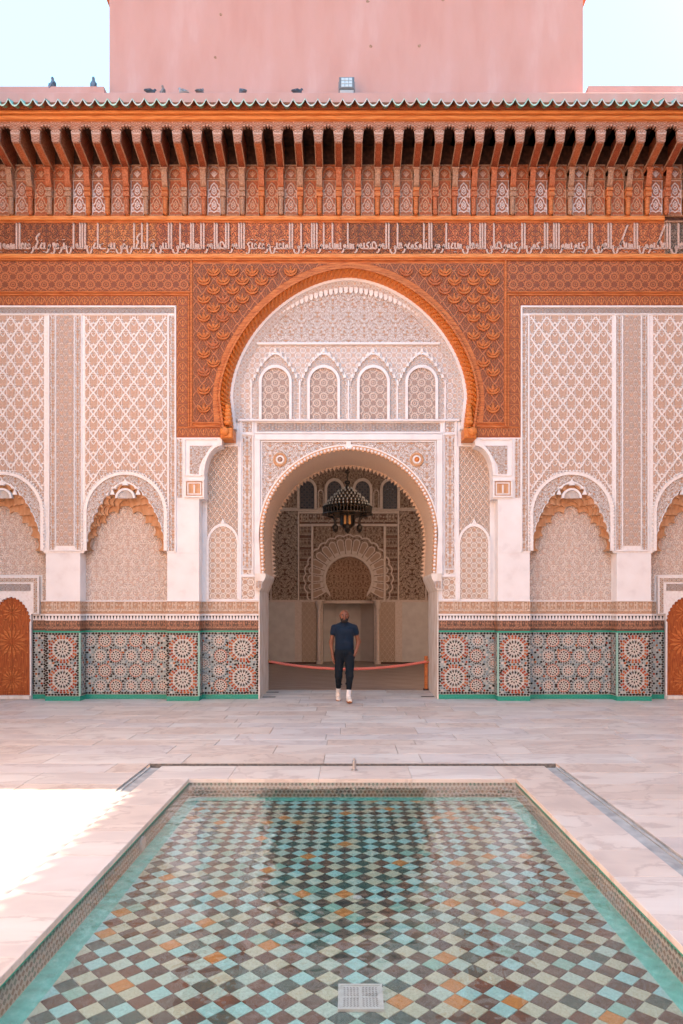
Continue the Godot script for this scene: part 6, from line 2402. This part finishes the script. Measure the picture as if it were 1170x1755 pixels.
func man() -> void:
	var p := thing("person", "bald bearded man in navy T-shirt and dark joggers walking out, one hand in pocket", "person", Vector3(xx(590.0, 13.1), 0, -13.08))
	var sk := mb()
	var v := func(x: float, y: float, z: float) -> Vector3: return Vector3(x, y, z)
	# body, in one piece: trunk, neck, arms, legs
	var sh_l := Vector3(-0.195, 1.415, -0.01)
	var sh_r := Vector3(0.195, 1.415, -0.01)
	var el_l := Vector3(-0.255, 1.135, -0.02)
	var el_r := Vector3(0.272, 1.14, -0.05)
	var wr_l := Vector3(-0.225, 0.885, 0.03)
	var wr_r := Vector3(0.215, 0.955, 0.045)
	var hip_l := Vector3(-0.085, 0.9, 0)
	var hip_r := Vector3(0.085, 0.9, 0)
	var kn_l := Vector3(-0.112, 0.5, 0.04)
	var kn_r := Vector3(0.10, 0.5, 0.16)
	var an_l := Vector3(-0.118, 0.13, -0.24)
	var an_r := Vector3(0.078, 0.105, 0.17)
	var trunk := [[Vector3(-0.065, 1.33, 0), Vector3(-0.055, 0.98, 0.0), 0.095, 0.10], [Vector3(0.065, 1.33, 0), Vector3(0.055, 0.98, 0.0), 0.095, 0.10],
		[Vector3(-0.07, 1.33, 0), Vector3(0.07, 1.33, 0), 0.10, 0.10, 1.0], [Vector3(-0.05, 1.12, 0.005), Vector3(0.05, 1.12, 0.005), 0.10, 0.10, 1.0],
		[Vector3(-0.07, 0.95, 0), Vector3(0.07, 0.95, 0), 0.115, 0.115, 1.05], [Vector3(0, 1.44, -0.015), Vector3(0, 1.54, 0.0), 0.068, 0.06]]
	var arms := [[sh_l, el_l, 0.047, 0.04], [el_l, wr_l, 0.041, 0.027], [sh_r, el_r, 0.047, 0.04], [el_r, wr_r, 0.041, 0.028],
		[wr_r, Vector3(0.185, 0.89, 0.07), 0.03, 0.028]]
	var legs := [[hip_l, kn_l, 0.09, 0.06], [kn_l, an_l, 0.055, 0.035], [hip_r, kn_r, 0.09, 0.06], [kn_r, an_r, 0.055, 0.035]]
	body(sk, trunk + [[Vector3(-0.1, 1.44, -0.01), sh_l, 0.045, 0.045], [Vector3(0.1, 1.44, -0.01), sh_r, 0.045, 0.045]] + arms + legs, 0.013, 0.03)
	# head
	var head := [[Vector3(0, 1.668, -0.02), Vector3(0, 1.645, 0.0), 0.085, 0.083], [Vector3(0, 1.655, -0.012), Vector3(0, 1.66, 0.012), 0.084, 0.078, 0.9], [Vector3(0, 1.61, 0.015), Vector3(0, 1.585, 0.03), 0.072, 0.058],
		[Vector3(0, 1.57, 0.04), Vector3(0, 1.565, 0.055), 0.036, 0.03], [Vector3(0, 1.645, 0.094), Vector3(0, 1.613, 0.112), 0.010, 0.016], [Vector3(-0.014, 1.607, 0.092), Vector3(0.014, 1.607, 0.092), 0.009, 0.009],
		[Vector3(-0.04, 1.663, 0.074), Vector3(0.04, 1.663, 0.074), 0.014, 0.014], [Vector3(-0.05, 1.62, 0.055), Vector3(-0.04, 1.6, 0.06), 0.02, 0.02], [Vector3(0.05, 1.62, 0.055), Vector3(0.04, 1.6, 0.06), 0.02, 0.02],
		[Vector3(-0.018, 1.583, 0.088), Vector3(0.018, 1.583, 0.088), 0.008, 0.008],
		[Vector3(-0.083, 1.65, 0.0), Vector3(-0.08, 1.61, 0.004), 0.014, 0.010], [Vector3(0.083, 1.65, 0.0), Vector3(0.08, 1.61, 0.004), 0.014, 0.010], [Vector3(0, 1.52, -0.01), Vector3(0, 1.6, 0.0), 0.06, 0.058]]
	body(sk, head, 0.0055, 0.018)
	# hanging hand: palm, four curled fingers, thumb
	var hand := [[wr_l, Vector3(-0.222, 0.855, 0.037), 0.026, 0.03, 0.75], [Vector3(-0.222, 0.85, 0.02), Vector3(-0.218, 0.80, 0.025), 0.019, 0.018], [Vector3(-0.222, 0.85, 0.05), Vector3(-0.218, 0.80, 0.058), 0.019, 0.017]]
	for k in 4:
		var z := 0.012 + 0.0175 * k
		var ln: float = [0.062, 0.076, 0.08, 0.07][k]
		var b0 := Vector3(-0.219, 0.80, z)
		var b1 := b0 + Vector3(0.012, -ln * 0.5, 0.004)
		var b2 := b1 + Vector3(0.022, -ln * 0.42, 0.004)
		hand.append([b0, b1, 0.0092, 0.0088])
		hand.append([b1, b2, 0.0088, 0.0074])
	hand.append([Vector3(-0.215, 0.85, 0.058), Vector3(-0.2, 0.815, 0.078), 0.013, 0.0105])
	hand.append([Vector3(-0.2, 0.815, 0.078), Vector3(-0.19, 0.785, 0.08), 0.0105, 0.0085])
	body(sk, hand, 0.0045, 0.008)
	put("body", sk, M.skin, p)
	var bd := mb()
	body(bd, [[Vector3(-0.076, 1.625, 0.018), Vector3(-0.046, 1.562, 0.058), 0.014, 0.026], [Vector3(0.076, 1.625, 0.018), Vector3(0.046, 1.562, 0.058), 0.014, 0.026], [Vector3(-0.03, 1.548, 0.068), Vector3(0.03, 1.548, 0.068), 0.033, 0.033], [Vector3(-0.03, 1.594, 0.089), Vector3(0.03, 1.594, 0.089), 0.009, 0.009], [Vector3(-0.03, 1.595, 0.083), Vector3(-0.034, 1.565, 0.074), 0.009, 0.012], [Vector3(0.03, 1.595, 0.083), Vector3(0.034, 1.565, 0.074), 0.009, 0.012]], 0.0055, 0.012)
	put("beard", bd, M.beard, p)
	var ey := mb()
	for k in [-1, 1]:
		ey.ball(Vector3(0.031 * k, 1.645, 0.089), Vector3(0.014, 0.008, 0.008), 8, 6)
	put("eyes", ey, M.eye_white, p)
	var pu := mb()
	for k in [-1, 1]:
		pu.ball(Vector3(0.031 * k, 1.645, 0.0955), Vector3(0.0075, 0.0075, 0.005), 8, 6)
		pu.tube(PackedVector3Array([Vector3(0.05 * k, 1.662, 0.080), Vector3(0.034 * k, 1.668, 0.094), Vector3(0.014 * k, 1.663, 0.1)]), 0.0065, 5)
	put("pupils_and_brows", pu, M.beard, p)
	# shirt
	var st := mb()
	var g := 0.016
	body(st, [[Vector3(-0.068, 1.34, 0), Vector3(-0.056, 1.05, 0.0), 0.099 + g, 0.100 + g, 1.0], [Vector3(0.068, 1.34, 0), Vector3(0.056, 1.05, 0.0), 0.099 + g, 0.100 + g, 1.0], [Vector3(-0.03, 1.49, -0.012), Vector3(-0.15, 1.435, -0.012), 0.05, 0.05], [Vector3(0.03, 1.49, -0.012), Vector3(0.15, 1.435, -0.012), 0.05, 0.05], [Vector3(-0.07, 1.33, 0), Vector3(0.07, 1.33, 0), 0.10 + g, 0.10 + g, 1.0], [Vector3(-0.052, 1.12, 0.005), Vector3(0.052, 1.12, 0.005), 0.10 + g, 0.10 + g, 1.0],
		[Vector3(-0.06, 1.04, 0), Vector3(0.06, 1.04, 0), 0.105 + g, 0.105 + g, 1.05], [Vector3(-0.05, 1.45, -0.012), sh_l, 0.045 + g, 0.04 + g], [Vector3(0.05, 1.45, -0.012), sh_r, 0.045 + g, 0.04 + g],
		[Vector3(0, 1.47, -0.01), Vector3(0, 1.498, -0.004), 0.075 + g * 0.4, 0.07],
		[sh_l, sh_l.lerp(el_l, 0.36), 0.045 + g, 0.045 + g], [sh_r, sh_r.lerp(el_r, 0.36), 0.045 + g, 0.045 + g],
		[Vector3(-0.1, 1.0, 0.085), Vector3(0.08, 1.04, 0.1), 0.016, 0.014], [Vector3(-0.11, 1.08, 0.08), Vector3(0.03, 1.13, 0.1), 0.014, 0.012]], 0.012, 0.02)
	put("t_shirt", st, M.shirt, p)
	var tr := mb()
	body(tr, [[Vector3(0, 0.92, 0), Vector3(0, 0.85, 0.005), 0.11, 0.075], [Vector3(-0.05, 0.98, 0), Vector3(0.05, 0.98, 0), 0.115, 0.115, 1.05], [Vector3(-0.07, 0.96, 0), Vector3(0.07, 0.96, 0), 0.116, 0.116, 1.05], [hip_l + Vector3(-0.012, 0, 0), kn_l, 0.102, 0.07], [hip_r + Vector3(0.012, 0, 0), kn_r, 0.102, 0.07], [kn_l, an_l.lerp(kn_l, 0.34), 0.069, 0.048], [kn_r, an_r.lerp(kn_r, 0.4), 0.069, 0.05],
		[Vector3(0.15, 0.95, 0.045), Vector3(0.16, 0.86, 0.05), 0.05, 0.045], [Vector3(-0.13, 0.6, 0.07), Vector3(-0.05, 0.55, 0.09), 0.018, 0.016], [Vector3(0.03, 0.56, 0.15), Vector3(0.13, 0.6, 0.13), 0.018, 0.016],
		[Vector3(0.03, 0.36, 0.155), Vector3(0.11, 0.33, 0.15), 0.014, 0.014], [Vector3(-0.14, 0.36, 0.0), Vector3(-0.05, 0.33, -0.01), 0.014, 0.014]], 0.012, 0.03)
	put("trousers", tr, M.trousers, p)
	var dr := mb()
	for k in [-1, 1]:
		dr.tube(PackedVector3Array([Vector3(0.012 * k, 0.965, 0.116), Vector3(0.02 * k, 0.93, 0.124), Vector3(0.018 * k, 0.88, 0.122)]), 0.0045, 5)
	put("drawstring", dr, M.shirt, p)
	for k in 2:
		var an: Vector3 = an_l if k == 0 else an_r
		var kn: Vector3 = kn_l if k == 0 else kn_r
		var so := mb()
		body(so, [[an.lerp(kn, 0.42), an + Vector3(0, -0.01, 0.005), 0.047, 0.046]], 0.009, 0.01)
		put("sock", so, M.cloth_white, p)
		# trainer: upper, tongue and a brown sole; the rear one is up on its toes
		var tilt := 0.34 if k == 0 else -0.10
		var yaw := 0.06 if k == 0 else 0.12
		var base := Vector3(an.x, 0.0, an.z)
		var basis := Basis(Vector3.UP, yaw) * Basis(Vector3.RIGHT, tilt)
		var pivot := Vector3(0, 0.012, 0.16) if k == 0 else Vector3(0, 0.012, -0.06)
		var f := func(x: float, y: float, z: float) -> Vector3: return base + pivot + basis * (Vector3(x, y, z) - pivot)
		var up := mb()
		body(up, [[f.call(0, 0.06, -0.04), f.call(0, 0.062, 0.05), 0.046, 0.046], [f.call(0, 0.055, 0.05), f.call(0, 0.042, 0.15), 0.045, 0.04], [f.call(-0.012, 0.04, 0.14), f.call(0.012, 0.04, 0.17), 0.036, 0.032], [f.call(0, 0.10, 0.0), f.call(0, 0.09, 0.05), 0.038, 0.036], [f.call(0, 0.05, -0.06), f.call(0, 0.1, -0.055), 0.04, 0.036]], 0.009, 0.02)
		put("trainer", up, M.shoe, p)
		var sl := mb()
		body(sl, [[f.call(0, 0.018, -0.06), f.call(0, 0.018, 0.03), 0.024, 0.024], [f.call(-0.025, 0.016, -0.05), f.call(-0.028, 0.016, 0.14), 0.02, 0.02], [f.call(0.025, 0.016, -0.05), f.call(0.028, 0.016, 0.14), 0.02, 0.02], [f.call(-0.02, 0.018, 0.15), f.call(0.02, 0.018, 0.16), 0.026, 0.026], [f.call(0, 0.018, 0.03), f.call(0, 0.02, 0.18), 0.022, 0.024]], 0.009, 0.012)
		put("sole", sl, M.sole, p)

func pigeon(at: Vector3, turn: float, pitch: float, label: String, tone: Color) -> void:
	var o := thing("pigeon", label, "pigeon", at, "pigeons along the parapet")
	o.rotation.y = turn
	if at.z > -13.6:
		o.scale = Vector3.ONE * 0.78
	# bird along +x, on its feet at the origin
	var m := mb()
	m.col = tone
	var b := Basis(Vector3(0, 0, 1), pitch)
	var c := Vector3(0, 0.1, 0)
	var f := func(x: float, y: float) -> Vector3: return c + b * Vector3(x, y, 0)
	body(m, [[f.call(-0.05, 0), f.call(0.04, 0.01), 0.05, 0.058], [f.call(0.06, 0.02), f.call(0.09, 0.085), 0.04, 0.025], [f.call(0.095, 0.095), f.call(0.105, 0.098), 0.025, 0.023], [f.call(-0.06, 0.0), f.call(-0.16, -0.01), 0.035, 0.014, 0.6]], 0.012, 0.02)
	put("body", m, M.feather, o)
	var w := mb()
	w.col = tone * 0.6
	for k in [-1, 1]:
		var q := []
		for e in [[0.05, 0.03, 0.05], [-0.02, 0.05, 0.045], [-0.17, 0.0, 0.02], [-0.05, -0.03, 0.056]]:
			var v: Vector3 = f.call(e[0], e[1])
			v.z = e[2] * k * 1.15
			q.append(v)
		w.quad(q[0], q[1], q[2], q[3])
		w.quad(q[3], q[2], q[1] + Vector3(0, 0, 0.006 * k), q[0] + Vector3(0, 0, 0.006 * k))
	put("wings", w, M.feather, o)
	var h := mb()
	h.tube(PackedVector3Array([f.call(0.12, 0.096), f.call(0.15, 0.085)]), PackedFloat32Array([0.008, 0.002]), 6)
	for k in [-1, 1]:
		h.tube(PackedVector3Array([Vector3(0.0, 0.06, 0.02 * k), Vector3(0.0, 0.003, 0.022 * k), Vector3(0.025, 0.003, 0.022 * k)]), 0.005, 5)
	put("beak_and_legs", h, M.housing, o)

func objects() -> void:
	man()
	# rope across the doorway
	var rp := thing("rope_barrier", "sagging red braided rope strung across the doorway behind the man", "rope barrier")
	var line := PackedVector3Array()
	for i in 61:
		var t := i / 60.0
		var x := lerpf(-1.752, 1.752, t)
		line.append(Vector3(x, 0.47 + 0.17 * pow(absf(x) / 1.752, 2.0), -14.9))
	for k in 3:
		var strand := PackedVector3Array()
		for i in 241:
			var t := i / 240.0
			var q := line[mini(int(t * 60), 59)].lerp(line[mini(int(t * 60), 59) + 1], t * 60 - mini(int(t * 60), 59))
			var a := t * TAU * 26 + TAU * k / 3
			strand.append(q + Vector3(0, cos(a), sin(a)) * 0.015)
		var m := mb()
		m.tube(strand, 0.018, 6)
		put("strand", m, M.rope, rp)
	for s in [1.0, -1.0]:
		var hk := mb()
		hk.tube(PackedVector3Array([Vector3(1.755 * s, 0.65, -14.9), Vector3(1.70 * s, 0.635, -14.9)]), 0.03, 10)
		put("hook", hk, M.brass, rp)
	var post := thing("wooden_post", "short reddish wooden post standing inside the right jamb of the doorway", "post", Vector3(1.70, 0, -14.97))
	var pm := mb()
	pm.bevel_box(Vector3(-0.035, 0, 0.035), Vector3(0.035, 0.75, -0.035), 0.008)
	put("shaft", pm, M.wood, post)
	var pf := mb()
	pf.bevel_box(Vector3(-0.06, 0.003, 0.06), Vector3(0.06, 0.035, -0.06), 0.008)
	put("foot", pf, M.dark_wood, post)
	for e in [[-1.62, 14.55, "left of the man, deepest inside"], [-1.6, 13.75, "by the left jamb"], [1.6, 13.8, "by the right jamb"]]:
		var fp := thing("floor_plate", "dark metal plate in the doorway floor %s" % e[2], "floor plate", Vector3(e[0], 0.002, -e[1]), "floor plates in the doorway")
		var q := mb()
		q.bevel_box(Vector3(-0.13, 0, 0.03), Vector3(0.13, 0.008, -0.03), 0.003)
		put("plate", q, M.bronze, fp)
	# spout at the far rim of the pool
	var sp := thing("fountain_spout", "small steel water spout standing upright on the far pool coping", "fountain spout", Vector3(xx(607, 7.45), 0.002, -7.45))
	var sb := mb()
	sb.lathe(PackedVector2Array([Vector2(0.035, 0), Vector2(0.035, 0.012), Vector2(0.02, 0.018), Vector2(0.018, 0.085)]), Vector3.ZERO, 14)
	put("pipe", sb, M.steel, sp)
	var sc := mb()
	sc.lathe(PackedVector2Array([Vector2(0.024, 0.085), Vector2(0.024, 0.11), Vector2(0.012, 0.115), Vector2(0.01, 0.135), Vector2(0.0, 0.136)]), Vector3.ZERO, 14)
	put("nozzle", sc, M.steel, sp)
	# pierced grate on the pool floor
	var gd := 3.405
	var gr := thing("drain_grate", "square white pierced grate lying on the tiled pool floor near the viewer", "drain grate", Vector3(0.06, FLOOR_Y + 0.004, -gd))
	var gs := 0.112
	var gf := mb()
	gf.box(Vector3(-gs, 0, gs), Vector3(gs, 0.008, -gs))
	put("plate", gf, M.white_metal, gr)
	var rim := mb()
	for e in [[-gs, -gs, gs, -gs + 0.012], [-gs, gs - 0.012, gs, gs], [-gs, -gs + 0.012, -gs + 0.012, gs - 0.012], [gs - 0.012, -gs + 0.012, gs, gs - 0.012]]:
		rim.box(Vector3(e[0], 0.008, e[1]), Vector3(e[2], 0.013, e[3]))
	put("rim", rim, M.white_metal, gr)
	var sl := mb()
	for qx in [-1, 1]:
		for qz in [-1, 1]:
			for i in 5:
				for j in 5:
					var c := Vector2(qx * (0.014 + 0.0165 * i), qz * (0.014 + 0.0165 * j))
					var a := PI / 4 * (1 if qx * qz > 0 else -1)
					var t := Vector2(cos(a), sin(a)) * 0.007
					var n := Vector2(-t.y, t.x) * 0.36
					sl.quad(Vector3(c.x - t.x - n.x, 0.0088, c.y - t.y - n.y), Vector3(c.x - t.x + n.x, 0.0088, c.y - t.y + n.y), Vector3(c.x + t.x + n.x, 0.0088, c.y + t.y + n.y), Vector3(c.x + t.x - n.x, 0.0088, c.y + t.y - n.y))
	put("slots", sl, M.black, gr)
	for e in [[0.06, 4.6, "midway along the pool"], [0.06, 6.3, "towards the far end of the pool"]]:
		var so := thing("floor_outlet", "small round white outlet in the pool floor %s" % e[2], "outlet", Vector3(e[0], FLOOR_Y + 0.003, -e[1]))
		var om := mb()
		om.lathe(PackedVector2Array([Vector2(0.03, 0), Vector2(0.03, 0.005), Vector2(0.02, 0.008), Vector2(0.0, 0.009)]), Vector3.ZERO, 16)
		put("cap", om, M.white_metal, so)
	# floodlight on the ledge
	var ly := yy(158, 13.35)
	var fl := thing("floodlight", "grey rectangular floodlight on a pale stand in front of the pink tower", "floodlight", Vector3(xx(594, 13.6), ly, -13.6))
	var base := mb()
	base.bevel_box(Vector3(-0.14, 0.0, 0.08), Vector3(0.14, 0.19, -0.08), 0.02)
	put("base", base, M.housing_pale, fl)
	var hs := mb()
	hs.bevel_box(Vector3(-0.15, 0.215, 0.06), Vector3(0.15, 0.46, -0.08), 0.02)
	for i in 7:
		hs.box(Vector3(-0.13 + 0.04 * i, 0.22, -0.08), Vector3(-0.12 + 0.04 * i, 0.45, -0.13))
	put("housing", hs, M.housing, fl)
	var ln := mb()
	for i in 3:
		for j in 3:
			ln.bevel_box(Vector3(-0.108 + 0.074 * i, 0.245 + 0.064 * j, 0.07), Vector3(-0.04 + 0.074 * i, 0.303 + 0.064 * j, 0.055), 0.008)
	put("lens", ln, M.lens, fl)
	var bk := mb()
	for k in [-1, 1]:
		bk.box(Vector3(0.155 * k, 0.1, 0.02), Vector3(0.165 * k, 0.38, -0.03))
	put("yoke", bk, M.housing, fl)
	var cable := mb()
	cable.tube(PackedVector3Array([Vector3(0.1, 0.02, 0.0), Vector3(0.22, 0.05, 0.02), Vector3(0.26, 0.01, 0.1)]), 0.008, 5)
	put("cable", cable, M.black, fl)
	var g := Color(0.15, 0.165, 0.20)
	var top := yy(148, 13.6)
	pigeon(Vector3(xx(90, 13.7), top, -13.7), 1.3, 0.85, "grey pigeon upright on the left parapet against the sky, farther from the tower", g)
	pigeon(Vector3(xx(160, 13.7), top, -13.7), 1.8, 0.9, "grey pigeon perched upright on the left parapet close to the tower edge", g)
	for e in [[258, 0.4, -0.1, "small dark pigeon crouching at the left end of the row on the ledge", g * 0.6], [279, 1.2, 0.9, "brownish pigeon standing tall on the ledge, second from the left", Color(0.25, 0.19, 0.17)], [313, 2.9, 0.1, "pale speckled pigeon on the ledge facing left", Color(0.36, 0.35, 0.36)], [343, 0.9, 0.2, "grey pigeon with brown breast on the ledge right of the speckled one", Color(0.24, 0.2, 0.2)], [415, 2.4, 0.15, "blue grey pigeon alone on the ledge left of the wide gap", g], [510, 0.3, -0.05, "dark pigeon crouching on the ledge, the nearest to the floodlight", g * 0.55]]:
		pigeon(Vector3(xx(e[0], 13.45), ly, -13.45), e[1], e[2], e[3], e[4])
